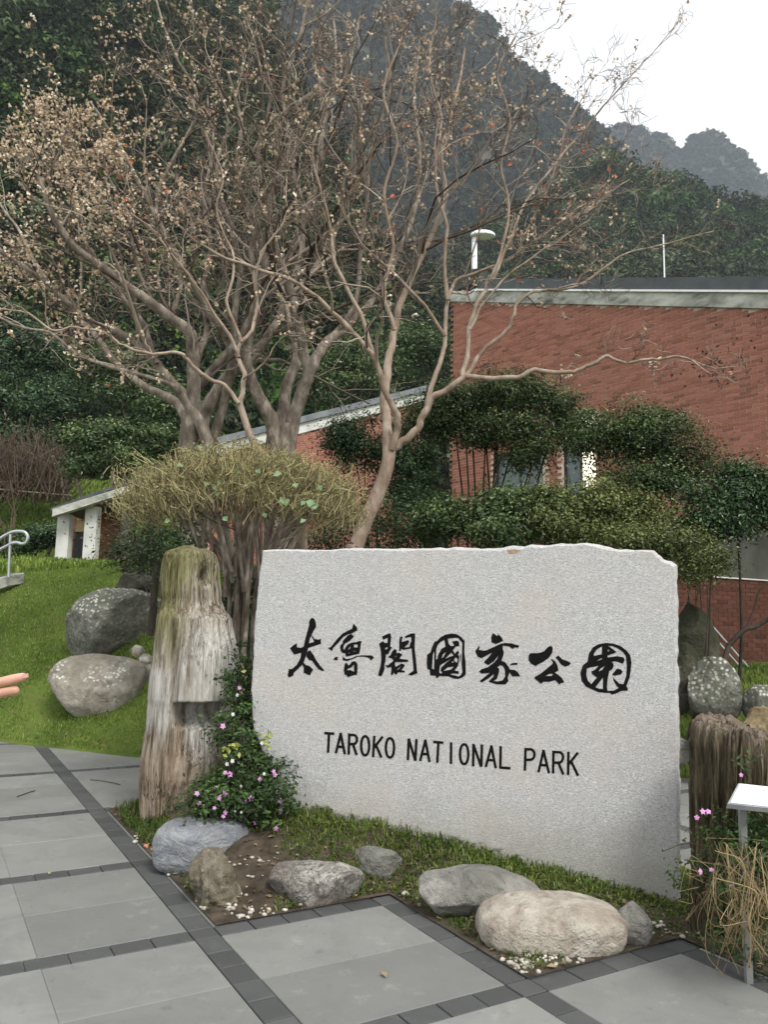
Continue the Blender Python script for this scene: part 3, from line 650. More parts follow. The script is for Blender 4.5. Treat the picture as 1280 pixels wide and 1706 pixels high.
# --- brick building behind the trees, sloping roof
Q0 = at(560, 720, 28.); QD = np.array([.866, .5]); qn = np.array([.5, -.866, 0.])
def onq(x, y): return onplane(x, y, Q0, qn)
def sq(x, y): p = onq(x, y); return (p[:2]-Q0[:2])@QD, p[2]
qa = sq(490, 725); qb = sq(620, 691); ql = sq(350, 760)[0]; qr = sq(702, 665)[0]
def qtop(s): return qa[1]+(qb[1]-qa[1])*(s-qa[0])/(qb[0]-qa[0])
b2 = empty('gabled_brick_building'); tag(b2, 'red brick building with pale fascia and grey sloping roof seen between the tree trunks', 'building')
brick_wall(b2, Q0[:2], QD, ql, qr, 2.2, qtop, M['brick'], (), 0)
def qp(s, z, o=0.): return np.array([*(Q0[:2]+QD*s), z])+qn*o
for nm, mt, zo0, zo1, o0, o1, e in (('wall', 'mortar_red', None, 0, 0, -6, 0), ('fascia', 'white_conc', .0, .36, .07, -.2, .1), ('roof_edge', 'roof_grey', .37, .60, .16, -.9, .12), ('roof', 'roof_grey', .45, .58, -.92, -6.4, .1)):
    q = MB(); f = [qp(ql, qtop(ql)+zo0 if zo0 is not None else .5, o0), qp(qr+e, qtop(qr+e)+zo0 if zo0 is not None else .5, o0), qp(qr+e, qtop(qr+e)+zo1, o0), qp(ql, qtop(ql)+zo1, o0)]; q.prism(f, [p+qn*(o1-o0) for p in f]); q.build(nm, M[mt], b2)
q = MB(); f = [qp(qr+.12, qtop(qr)+.02, .1), qp(qr+.5, qtop(qr)+.12, .1), qp(qr+.45, qtop(qr)+.66, .1), qp(qr+.12, qtop(qr)+.72, .1)]; q.prism(f, [p-qn*.5 for p in f]); q.build('roof_end', M['grey_conc'], b2)
# --- small pavilion on the left
pvn = empty('pavilion'); tag(pvn, 'small open pavilion with white columns, orange brick wall and grey roof behind the grassy mound', 'pavilion')
D = 19.; XA = np.array([[1, 0, 0], [0, 1, 0], [0, 0, 1.]])
def col3(x0, x1, ytop, Yd, zb, name='column', mat='white_conc', dep=None):
    p = at((x0+x1)/2, ytop, Yd); hw = (x1-x0)/2/F*Yd; q = MB(); q.box((p[0], p[1], (p[2]+zb)/2), hw, dep or hw, (p[2]-zb)/2); return q.build(name, M[mat], pvn)
col3(100, 120, 858, 18.5, .8); col3(146, 166, 845, 18.5, .8); col3(204, 216, 850, 20.5, .8)
col3(128, 142, 884, 20, .8, 'post', 'black')
pb = MB(); 
for x0, x1, yt, Yd in ((122, 145, 866, 21), (166, 206, 852, 21)):
    p = at((x0+x1)/2, yt, Yd); hw = (x1-x0)/2/F*Yd; pb.box((p[0], p[1], (p[2]+.8)/2), hw, .12, (p[2]-.8)/2)
mp, tp, bp_, Pp, Op = newmat('orange_tiles', .8, .2); bt = tp.nodes.new('ShaderNodeTexBrick'); bt.inputs['Scale'].default_value = 4; bt.inputs['Color1'].default_value = (.34, .12, .07, 1); bt.inputs['Color2'].default_value = (.40, .16, .09, 1); bt.inputs['Mortar'].default_value = (.4, .3, .24, 1); bt.inputs['Mortar Size'].default_value = .01
mpg = tp.nodes.new('ShaderNodeMapping'); mpg.inputs['Rotation'].default_value = (math.pi/2, 0, 0); tp.links.new(Pp, mpg.inputs[0]); tp.links.new(mpg.outputs[0], bt.inputs[0]); tp.links.new(bt.outputs[0], bp_.inputs[0])
pb.build('brick_wall', mp, pvn)
def slabq(pts, th, name, mat, par):
    q = MB(); pts = [np.array(p) for p in pts]; q.prism([p-np.array([0, 0, th]) for p in pts], pts); return q.build(name, M[mat], par)
e0 = at(84, 846, 18); e1 = at(172, 808, 18); bk = np.array([1.0, 4.0, .0])
slabq([e0, e1+np.array([1.2, .3, .45]), e1+bk+np.array([1.2, 0, .45]), e0+bk+np.array([-1.6, 0, .25])], .07, 'roof', 'roof', pvn)
f0 = at(87, 849, 17.95); f1 = at(172, 819, 17.95); q = MB(); f = [f0-np.array([0, 0, .16]), f1+np.array([1.2, .3, .30]), f1+np.array([1.2, .3, .46]), f0+np.array([0, 0, .02])]; q.prism(f, [p+np.array([.05, .15, 0]) for p in f]); q.build('rake_board', M['conc'], pvn)
q = MB(); p = at(133, 877, 19.6); q.box(p, .10, .02, .13); nb = q.build('notice', simple('yellow_notice', (.50, .38, .16), (.60, .47, .24), 8, .6), pvn)
q = MB(); p = at(124, 873, 19.6); q.box(p, .05, .02, .12); q.build('pink_banner', simple('pink_banner', (.60, .12, .22), (.65, .25, .33), 8, .6), pvn)
reroot(pvn, tuple(at(140, 940, 19)))
# --- lamp on tall white post behind the roof
lamp = empty('lamp_post'); tag(lamp, 'white lamp post with rounded hood rising behind the brick building', 'street lamp')
LY = 26.; c0 = at(791, 470, LY); c1 = at(791, 398, LY); T = Tubes(); T.add([np.array([c0[0], c0[1], .5]), c1], [.10, .10], 12); T.build('post', M['white_paint'], lamp)
T = Tubes(); T.add(spline([c1-np.array([0, 0, .1]), c1+np.array([.02, 0, .05]), at(800, 390, LY), at(812, 389, LY)], 5), .075, 10); T.build('arm', M['white_paint'], lamp)
hc = at(805, 392, LY-.05); bm = bmesh.new(); bmesh.ops.create_uvsphere(bm, u_segments=20, v_segments=12, radius=1); 
for v in bm.verts:
    v.co.z = max(v.co.z, -.25)
    v.co = Vector((v.co.x*.44, v.co.y*.25, v.co.z*.17))+Vector(hc)
me = bpy.data.meshes.new('lamp_head'); bm.to_mesh(me); bm.free(); me.materials.append(M['white_paint']); o = bpy.data.objects.new('lamp_head', me); COL.objects.link(o); o.parent = lamp
for p_ in me.polygons: p_.use_smooth = True
T = Tubes(); p0 = at(1108, 480, 22.); p1 = at(1106, 391, 22.); T.add([np.array([p0[0], p0[1], 1.]), p1], [.03, .022], 8)
tag(T.build('mast', M['white_paint']), 'thin plain white mast standing behind the dark roof edge', 'mast')
# ================================================================== THE STONE SLAB
slab = empty('stone_sign'); tag(slab, 'large rough granite sign slab carved with black characters and the words TAROKO NATIONAL PARK', 'stone sign')
OUT = [(437, 917), (470, 916), (510, 917), (560, 915), (610, 914), (660, 915), (700, 914), (750, 914), (800, 914), (835, 914), (852, 911), (872, 912), (884, 909), (905, 910), (930, 906), (955, 907), (975, 905), (990, 907), (1006, 911), (1022, 914), (1034, 916), (1052, 916), (1075, 916), (1090, 917), (1096, 924), (1106, 932), (1118, 936), (1127, 942),
       (1128, 1000), (1129, 1100), (1130, 1200), (1131, 1300), (1132, 1400), (1133, 1515), (1134, 1600), (1000, 1570), (800, 1530), (600, 1500), (470, 1480), (464, 1400), (466, 1352), (462, 1330), (452, 1305), (446, 1285), (437, 1262), (432, 1240), (424, 1225), (420, 1200), (419, 1165), (417, 1150), (421, 1110), (422, 1060), (426, 1010), (431, 960)]
P2 = []
for k in range(len(OUT)):
    p = np.array(OUT[k], float); q = np.array(OUT[(k+1) % len(OUT)], float); n = max(1, int(np.hypot(*(q-p))/5))
    for j in range(n): P2.append(p+(q-p)*j/n)
P2 = np.array(P2); Pf = np.array([onplane(x, y, SR, SN) for x, y in P2])
cen = Pf.mean(0); outw = unit(Pf-cen)
nz = fbm(Pf, 18, 4, 2)[:, None]
Pf = Pf+outw*nz*.007
up_ = np.array([0, 0, 1.])
inn = Pf-outw*(.010+.012*np.abs(fbm(Pf, 12, 3, 4))[:, None])
loops = [inn, Pf-SN*(.008+.01*np.abs(fbm(Pf, 15, 3, 6))[:, None])]
for dd in (.06, .14, .22, .30):
    loops.append(Pf-SN*dd+outw*(.014*fbm(Pf+dd*9, 9, 4, 8)[:, None]+.010)-up_*0)
loops.append(Pf-SN*.33-outw*.03)
n = len(Pf); V = np.concatenate(loops); Fc = []
for l in range(len(loops)-1):
    for k in range(n): Fc.append((l*n+k, l*n+(k+1) % n, (l+1)*n+(k+1) % n, (l+1)*n+k))
Fc.append(tuple(range((len(loops)-1)*n, len(loops)*n)))
Fc.append(tuple(range(n))[::-1])
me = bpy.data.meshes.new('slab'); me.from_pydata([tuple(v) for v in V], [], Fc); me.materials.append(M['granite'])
bm = bmesh.new(); bm.from_mesh(me); bmesh.ops.recalc_face_normals(bm, faces=bm.faces); bm.to_mesh(me); bm.free()
o = bpy.data.objects.new('slab', me); COL.objects.link(o); o.parent = slab
# rust coloured chip on the top edge
def flat(name, shapes, mat, off=.0018, parent=slab, eps=.00015):
    V = []; Fc = []
    for si, sh in enumerate(shapes):
        loops = [[Vector((float(x), float(y), 0)) for x, y in lp_] for lp_ in sh]
        tris = tessellate_polygon(loops); flatp = [p for lp_ in loops for p in lp_]; b0 = len(V)
        V += [onplane(p.x, p.y, SR+SN*(off+eps*si), SN) for p in flatp]; Fc += [tuple(b0+i for i in t_) for t_ in tris]
    me = bpy.data.meshes.new(name); me.from_pydata([tuple(v) for v in V], [], Fc); me.materials.append(M[mat]); me.update()
    fl = [p for p in me.polygons if p.normal.dot(Vector(SN)) < 0]
    if fl:
        bm = bmesh.new(); bm.from_mesh(me); bmesh.ops.reverse_faces(bm, faces=[f for f in bm.faces if f.normal.dot(Vector(SN)) < 0]); bm.to_mesh(me); bm.free()
    o = bpy.data.objects.new(name, me); COL.objects.link(o); o.parent = parent; return o
M['rust'] = simple('rust_stain', (.30, .16, .08), (.40, .30, .22), 60, .8, .2, .2)
flat('rust_mark', [[[(846, 917), (858, 915), (866, 917), (860, 922), (850, 923)]]], 'rust')
def G_(ox, oy, sc, *shapes): return [[[(ox+x/sc, oy+y/sc) for x, y in lp_] for lp_ in sh] for sh in shapes]
GL = [
 G_(470, 1020, 14.21,
  [[(715,125),(770,165),(800,250),(808,340),(745,440),(700,540),(660,620),(640,720),(620,830),(600,920),(560,1050),(520,1160),(470,1250),(380,1340),(290,1420),(260,1500),(165,1545),(130,1500),(160,1340),(230,1345),(350,1240),(400,1150),(435,1080),(450,960),(510,810),(545,650),(590,480),(640,300),(640,230),(665,165)]],
  [[(345,730),(355,830),(450,845),(520,800),(620,740),(760,700),(740,650),(690,560),(710,550),(770,630),(860,650),(915,625),(925,745),(800,785),(640,835),(520,930),(430,965),(290,1000),(255,960),(185,850),(270,780)]],
  [[(610,920),(670,905),(750,1020),(800,1120),(900,1260),(1005,1380),(950,1390),(860,1350),(780,1250),(710,1150),(630,1125),(570,1040),(590,960)]],
  [[(500,1180),(550,1240),(650,1275),(740,1360),(690,1430),(660,1500),(510,1430),(515,1310),(480,1250)]]),
 G_(540, 1030, 14.22,
  [[(705,125),(790,230),(785,290),(660,360),(560,385),(460,440),(340,580),(220,700),(190,780),(90,705),(160,680),(300,500),(440,360),(560,295),(665,250),(680,180)]],
  [[(570,400),(650,370),(710,430),(620,530),(500,600),(470,640),(455,720),(480,750),(500,700),(560,620),(650,575),(760,565),(850,535),(895,545),(870,620),(860,740),(835,840),(700,870),(520,910),(500,830),(430,820),(390,760),(380,650),(440,590),(440,540)], [(705,625),(795,615),(795,690),(710,690)], [(565,745),(625,660),(625,710)], [(680,790),(740,765),(730,785)], [(570,830),(600,812),(605,835)]],
  [[(220,980),(250,930),(325,910),(330,940),(310,960),(335,970),(310,995)]],
  [[(445,890),(470,930),(530,965),(640,950),(760,895),(900,875),(1140,880),(1185,930),(1120,1000),(1060,940),(960,910),(800,910),(660,970),(540,1015),(440,990)]],
  [[(520,1050),(565,1090),(590,1120),(660,1030),(740,1015),(790,1080),(795,1200),(780,1340),(700,1345),(560,1395),(530,1340),(490,1340),(468,1220),(490,1080)], [(555,1235),(620,1220),(710,1270),(710,1095),(650,1160),(560,1200)]]),
 G_(620, 1040, 14.22,
  [[(435,210),(455,300),(440,440),(430,530),(475,545),(440,600),(380,710),(325,720),(325,850),(290,980),(300,1050),(260,1170),(220,1235),(145,1215),(160,1130),(200,1000),(220,850),(215,680),(190,540),(165,460),(260,400),(300,440),(370,445),(370,320),(260,370),(240,290),(340,240)], [(315,560),(370,540),(370,575),(320,600)]],
  [[(660,290),(735,300),(710,350),(710,420),(850,375),(885,400),(860,460),(765,550),(890,540),(910,430),(935,420),(930,300),(790,325),(770,290),(930,215),(1020,215),(1025,300),(1010,500),(1020,650),(1045,850),(1065,1080),(1080,1160),(940,1215),(850,1190),(985,1100),(975,950),(950,700),(940,570),(740,605),(690,585),(680,635),(645,635),(645,400),(660,330)]],
  [[(540,585),(585,610),(585,690),(630,670),(725,715),(650,810),(720,825),(840,835),(870,885),(780,895),(560,895),(540,940),(560,1010),(700,925),(780,960),(760,1010),(700,1080),(780,1110),(780,1140),(600,1140),(610,1160),(570,1195),(530,1170),(520,1130),(500,1190),(475,1210),(445,1180),(460,1080),(455,1010),(370,1035),(305,970),(380,970),(510,860),(470,810),(400,795),(390,760),(440,730),(480,640)], [(530,780),(585,740),(570,770)], [(575,1090),(690,985),(640,1060)]]),
 G_(700, 1045, 14.22,
  [[(740,145),(860,160),(960,215),(1060,320),(1060,420),(1055,600),(1080,800),(1090,1060),(1080,1130),(1010,1190),(900,1225),(800,1215),(680,1165),(560,1160),(470,1150),(395,1220),(370,1150),(245,1140),(230,1010),(175,990),(160,850),(170,650),(250,590),(300,440),(350,335),(400,330),(480,240),(600,175)],
   [(335,570),(342,620),(335,1000),(285,980),(300,760),(310,640)], [(580,300),(605,460),(510,510),(430,660),(410,760),(385,755),(385,520),(420,420),(500,340)],
   [(660,270),(840,250),(905,255),(1005,370),(1000,560),(995,760),(985,860),(1000,980),(1005,1060),(980,1120),(920,1165),(720,1115),(760,1092),(920,1105),(920,1040),(820,1025),(900,920),(925,800),(935,680),(900,655),(935,600),(900,555),(850,590),(835,635),(780,545),(850,455),(930,450),(930,350),(880,315),(760,340),(815,430),(740,450),(680,390)],
   [(620,580),(560,700),(515,735),(540,650)], [(740,600),(800,665),(700,700),(600,750)], [(740,745),(600,860),(500,960),(490,1030),(530,1075),(490,1100),(455,1060),(480,900),(600,830)], [(850,710),(895,760),(880,835),(840,820),(805,770)], [(800,800),(795,840),(740,830)], [(800,930),(740,1000),(550,1035),(660,950)]],
  [[(955,630),(970,630),(975,700),(968,825),(955,820)]]),
 G_(780, 1045, 12.8,
  [[(535,120),(620,185),(645,150),(720,210),(755,290),(600,360),(500,320),(500,200)]],
  [[(240,395),(255,420),(235,480),(330,500),(400,490),(560,415),(700,350),(800,335),(920,340),(1000,365),(1095,390),(1080,435),(990,430),(960,465),(880,410),(745,390),(745,470),(768,520),(760,600),(715,710),(800,750),(870,840),(890,900),(1000,910),(1070,960),(1120,1050),(940,1045),(890,960),(850,1080),(870,1140),(800,1220),(600,1215),(440,1160),(545,1050),(550,1000),(440,1090),(290,1180),(255,1140),(320,1090),(470,970),(290,990),(235,940),(300,890),(430,850),(560,750),(620,680),(650,605),(560,720),(440,805),(360,770),(350,730),(440,640),(520,540),(400,600),(290,660),(210,630),(155,510)], [(630,850),(690,810),(750,830),(790,920),(795,1050),(740,1130),(640,1155),(550,1145),(620,1100),(660,980),(670,890)]],
  [[(880,820),(940,765),(1060,755),(1055,800),(950,805)]]),
 G_(870, 1060, 14.22,
  [[(700,230),(735,275),(720,400),(640,510),(500,610),(390,665),(325,705),(220,650),(160,570),(160,460),(200,400),(420,395),(530,350),(600,270),(660,235)]],
  [[(870,455),(960,545),(1100,595),(1168,640),(1120,690),(1030,720),(930,670),(860,570),(795,500)]],
  [[(710,535),(790,590),(850,700),(868,810),(780,860),(860,910),(945,980),(1005,1080),(985,1105),(930,1105),(890,1145),(790,1040),(650,1080),(510,1075),(460,1130),(300,1000),(310,960),(440,890),(600,760),(730,650),(730,600),(685,545)], [(560,940),(640,895),(720,885),(740,905),(700,940)]]),
 G_(960, 1060, 12.8,
  [[(650,140),(800,155),(960,210),(1080,300),(1160,400),(1190,560),(1175,720),(1150,880),(1080,1060),(1110,1110),(1110,1160),(970,1165),(860,1220),(765,1245),(730,1210),(600,1205),(470,1190),(340,1130),(210,1070),(120,940),(100,780),(150,620),(250,540),(280,370),(360,240),(480,170)],
   [(560,215),(555,385),(460,400),(390,420),(385,370),(450,280)],
   [(690,205),(780,210),(900,260),(1010,340),(1070,430),(1090,620),(1080,830),(1020,1020),(930,1010),(860,940),(795,880),(810,950),(870,1060),(915,1100),(820,1155),(680,1165),(665,1080),(680,920),(715,740),(780,700),(810,640),(800,580),(760,545),(850,535),(1010,585),(1045,500),(1020,450),(880,425),(680,450),(680,410),(830,360),(865,335),(780,265)],
   [(560,465),(560,490),(450,530),(500,490)], [(490,630),(400,720),(330,745),(350,810),(450,880),(330,1020),(260,950),(225,830),(235,690),(300,665)], [(625,630),(560,720),(485,745),(540,680)], [(580,880),(580,1130),(500,1120),(420,1085),(520,960)], [(690,280),(720,310),(680,330)]],
  [[(770,820),(880,690),(960,705),(1000,750),(970,810),(830,840)]])]
for g in GL: flat('carved_character', g, 'ink')
def stroke(P, wd, closed=False):
    P = [np.array(p, float) for p in P]; n = len(P); L = []; Rr = []
    for k in range(n):
        a = P[(k-1) % n] if (closed or k > 0) else None; c = P[(k+1) % n] if (closed or k < n-1) else None
        t1 = (P[k]-a)/np.hypot(*(P[k]-a)) if a is not None else None; t2 = (c-P[k])/np.hypot(*(c-P[k])) if c is not None else None
        t_ = t1 if t2 is None else t2 if t1 is None else (t1+t2)/max(.3, np.hypot(*(t1+t2)))
        nn = np.array([-t_[1], t_[0]]); m_ = 1.
        if t1 is not None and t2 is not None: m_ = 1/max(.5, nn@np.array([-t1[1], t1[0]]))
        L.append(tuple(P[k]+nn*wd/2*m_)); Rr.append(tuple(P[k]-nn*wd/2*m_))
    return [[L, Rr]] if closed else [[L+Rr[::-1]]]
def ell(cx, cy, rx, ry, n=26, slant=0): return [(cx+rx*math.cos(a)*(abs(math.cos(a))**-.15 if abs(math.cos(a)) > .01 else 1)*.97, cy+ry*math.sin(a)+slant*math.cos(a)*rx) for a in np.arange(n)*2*math.pi/n]
def arcb(x0, y0, x1, y1): # bowl to the right from (x0,y0) back to (x0,y1)
    ym = (y0+y1)/2; r = (y1-y0)/2; xs = x1-r*.8
    return [(x0, y0), (xs, y0+1)]+[(xs+r*.8*math.sin(a), ym-r*math.cos(a)) for a in np.linspace(.35, math.pi-.35, 7)]+[(xs, y1-1), (x0, y1)]
def letter(ox, oy, sc, *strk):
    r = []
    for s_ in strk:
        closed = s_[0] == 'O'; pts = s_[1] if closed else s_
        pts = [(ox+x/sc, oy+y/sc) for x, y in pts]; r += stroke(pts, 4.35, closed)
    flat('carved_letter', r, 'ink')
a1 = (530, 1205, 5.818); a2 = (740, 1205, 5.333)
letter(*a1, [(60, 95), (158, 101)], [(106, 99), (97, 285)])
letter(*a1, [(222, 93), (172, 291)], [(218, 93), (260, 300)], [(190, 226), (246, 230)])
letter(*a1, [(303, 98), (297, 305)], arcb(302, 112, 378, 202), [(338, 203), (375, 308)])
letter(*a1, ('O', ell(457, 218, 40, 92)))
letter(*a1, [(546, 121), (534, 328)], [(628, 128), (540, 240)], [(562, 208), (614, 332)])
letter(*a1, ('O', ell(698, 238, 41, 93)))
letter(*a1, [(881, 147), (872, 358)], [(880, 150), (945, 362)], [(955, 152), (944, 364)])
letter(*a1, [(1044, 158), (990, 365)], [(1040, 158), (1082, 375)], [(1008, 296), (1070, 300)])
letter(*a1, [(1117, 180), (1217, 188)], [(1168, 186), (1157, 382)])
letter(*a2, [(64, 168), (62, 361)])
letter(*a2, ('O', ell(180, 274, 38, 87)))
letter(*a2, [(263, 182), (260, 382)], [(262, 186), (331, 384)], [(338, 188), (333, 386)])
letter(*a2, [(425, 196), (372, 388)], [(421, 196), (461, 398)], [(388, 325), (447, 329)])
letter(*a2, [(505, 203), (502, 395)], [(492, 392), (592, 400)])
letter(*a2, [(727, 218), (720, 420)], arcb(726, 230, 806, 324))
letter(*a2, [(888, 235), (841, 436)], [(884, 235), (935, 443)], [(858, 370), (922, 374)])
letter(*a2, [(975, 243), (971, 446)], arcb(974, 255, 1060, 350), [(1018, 350), (1063, 456)])
letter(*a2, [(1108, 252), (1105, 459)], [(1192, 260), (1108, 366)], [(1128, 330), (1194, 467)])
reroot(slab, tuple(SR))

# ================================================================== ROCKS
def rock(label, x0, x1, y0, y1, mat, seed, Y=None, depth=.8, sub=5, rough=.16, e=2.4, planes=7, tilt=0., group=None, name='rock', cat='rock', sink=.12, fl=None, lean=None):
    if Y is None:
        h = hit((x0+x1)/2, y1); Yf = h[1]; Yc = Yf+(x1-x0)/2/F*Yf*depth*.75
    else: Yc = Y
    cpx = at((x0+x1)/2, (y0+y1)/2, Yc); hx = (x1-x0)/2/F*Yc; hz = (y1-y0)/2/F*Yc; hy = hx*depth
    hz *= .90; cpx = cpx-np.array([0, 0, hz*.10])
    zb = cpx[2]-hz-hz*sink*2; zt_ = cpx[2]+hz; hz2 = (zt_-zb)/2
    bm = bmesh.new(); bmesh.ops.create_icosphere(bm, subdivisions=sub, radius=1.); V = np.array([v.co[:] for v in bm.verts])
    r = np.random.default_rng(seed); V = V/(np.sum(np.abs(V)**e, 1)**(1/e))[:, None]
    for k in range(planes):
        nrm = unit(r.normal(size=3)); dd = r.uniform(.62, .88); q = V@nrm; V = V-np.maximum(0, q-dd)[:, None]*nrm*.85
    V = V/np.abs(V).max(0)
    if fl == 'pyr':
        k = (V[:, 2]+1)/2; V[:, 0] = V[:, 0]*(1.05-.55*k)-.0*k; V[:, 1] *= (1.05-.5*k)
    if lean: V[:, 0] += lean*V[:, 2]
    N = unit(V); W = V*[hx, hy, hz2]; sc = 1/max(hx, .05)
    dsp = fbm(W+seed*3.1, sc*1.1, 5, seed)*rough+.3*rough*fbm(W, sc*7, 3, seed+5)
    if fl in ('pyr', 'ridge'): dsp = dsp-.9*rough*np.abs(fbm(W*[1, 1, .25], sc*3.2, 3, seed+8))
    W = W+N*(dsp*min(hx, hz2*1.3))[:, None]
    ct, st_ = math.cos(tilt), math.sin(tilt); W = np.stack([W[:, 0]*ct-W[:, 2]*st_, W[:, 1], W[:, 0]*st_+W[:, 2]*ct], -1)
    for v, c in zip(bm.verts, W): v.co = c
    me = bpy.data.meshes.new(name); bm.to_mesh(me); bm.free(); me.polygons.foreach_set('use_smooth', np.ones(len(me.polygons), bool)); me.materials.append(M[mat])
    o = bpy.data.objects.new(name, me); COL.objects.link(o); o.location = (cpx[0], Yc, (zb+zt_)/2); return tag(o, label, cat, group)
gf = 'rocks bordering the planting bed'
rock('smooth blue-grey boulder at the foot of the driftwood trunk', 263, 415, 1360, 1440, 'rk_blue', 3, depth=.75, rough=.06, e=3.3, planes=1, group=gf)
rock('small pointed brown flaky rock in front of the blue-grey boulder', 300, 408, 1411, 1510, 'rk_brown', 8, depth=.8, rough=.30, fl='pyr', group=gf)
rock('mottled white and brown rock on the bare soil', 451, 606, 1431, 1506, 'rk_mott', 12, depth=.6, rough=.13, e=3.2, group=gf)
rock('small grey rock in the grass behind the mottled white rock', 582, 668, 1408, 1460, 'rk_grey', 15, depth=.6, rough=.16, lean=.1, group=gf)
rock('long low grey rock behind the big cream rock', 704, 906, 1440, 1526, 'rk_grey', 21, depth=.5, rough=.18, group=gf, lean=-.25)
rock('big cream rock at the front corner of the bed', 800, 1036, 1490, 1582, 'rk_cream', 29, depth=.6, rough=.12, e=2.8, planes=0, group=gf, sink=.05)
rock('small rounded grey rock at the right end of the big cream rock', 1022, 1085, 1495, 1574, 'rk_grey', 31, Y=4.12, depth=.9, rough=.12, group=gf)
gb_ = 'boulders on the grassy mound'
rock('upper dark boulder spotted with pale lichen on the mound', 116, 270, 968, 1092, 'rk_lichen', 41, depth=.8, rough=.11, e=2.6, lean=.15, group=gb_)
rock('lower tan boulder with white lichen patches on the mound', 91, 248, 1084, 1180, 'rk_tan', 48, sink=.16, tilt=-.03, depth=.75, rough=.12, e=3.4, planes=4, group=gb_)
rock('flat mossy grey rock behind the upper lichened boulder', 188, 262, 944, 985, 'rk_dark', 52, Y=11.4, sub=4, group=gb_)
for k, (x0, x1, y0, y1, lb) in enumerate(((218, 241, 1072, 1094, 'rounded cream stone highest of three beside the boulders'), (232, 254, 1086, 1106, 'angular cream stone between the boulders and the trunk'), (243, 256, 1102, 1116, 'smallest cream stone beside the driftwood trunk'))):
    rock(lb, x0, x1, y0, y1, 'pebble', 60+k, Y=9.6, sub=3, name='stone', cat='stone', group='cream stones by the boulders', sink=.0)
gr = 'rocks on the slope behind the slab'
rock('tall dark mossy boulder against the low brick wall', 1112, 1200, 990, 1120, 'rk_dark', 71, Y=9.4, depth=.8, group=gr, e=2.8)
rock('rough brown rock just behind the right edge of the slab', 1112, 1168, 1060, 1180, 'rk_dark', 72, Y=8.9, depth=.9, rough=.3, group=gr)
rock('greenish lichened upright boulder behind the stump', 1147, 1236, 1083, 1198, 'rk_lichen', 73, Y=8.5, depth=.7, group=gr, fl='ridge', rough=.15)
rock('grey lichened rock at the right edge above the yellow rock', 1244, 1318, 1134, 1205, 'rk_lichen', 74, Y=8.3, sub=4, group=gr)
rock('yellow-brown craggy rock at the right edge', 1236, 1330, 1172, 1246, 'rk_yellow', 75, Y=7.6, rough=.26, group=gr)
rock('low mossy rock peeping over the stump', 1158, 1238, 1192, 1250, 'rk_dark', 76, Y=8.0, sub=4, group=gr)
rock('small smooth pale grey stone beside the slab edge', 1112, 1150, 1222, 1268, 'rk_grey', 77, Y=8.2, sub=4, group=gr, rough=.05, planes=1)

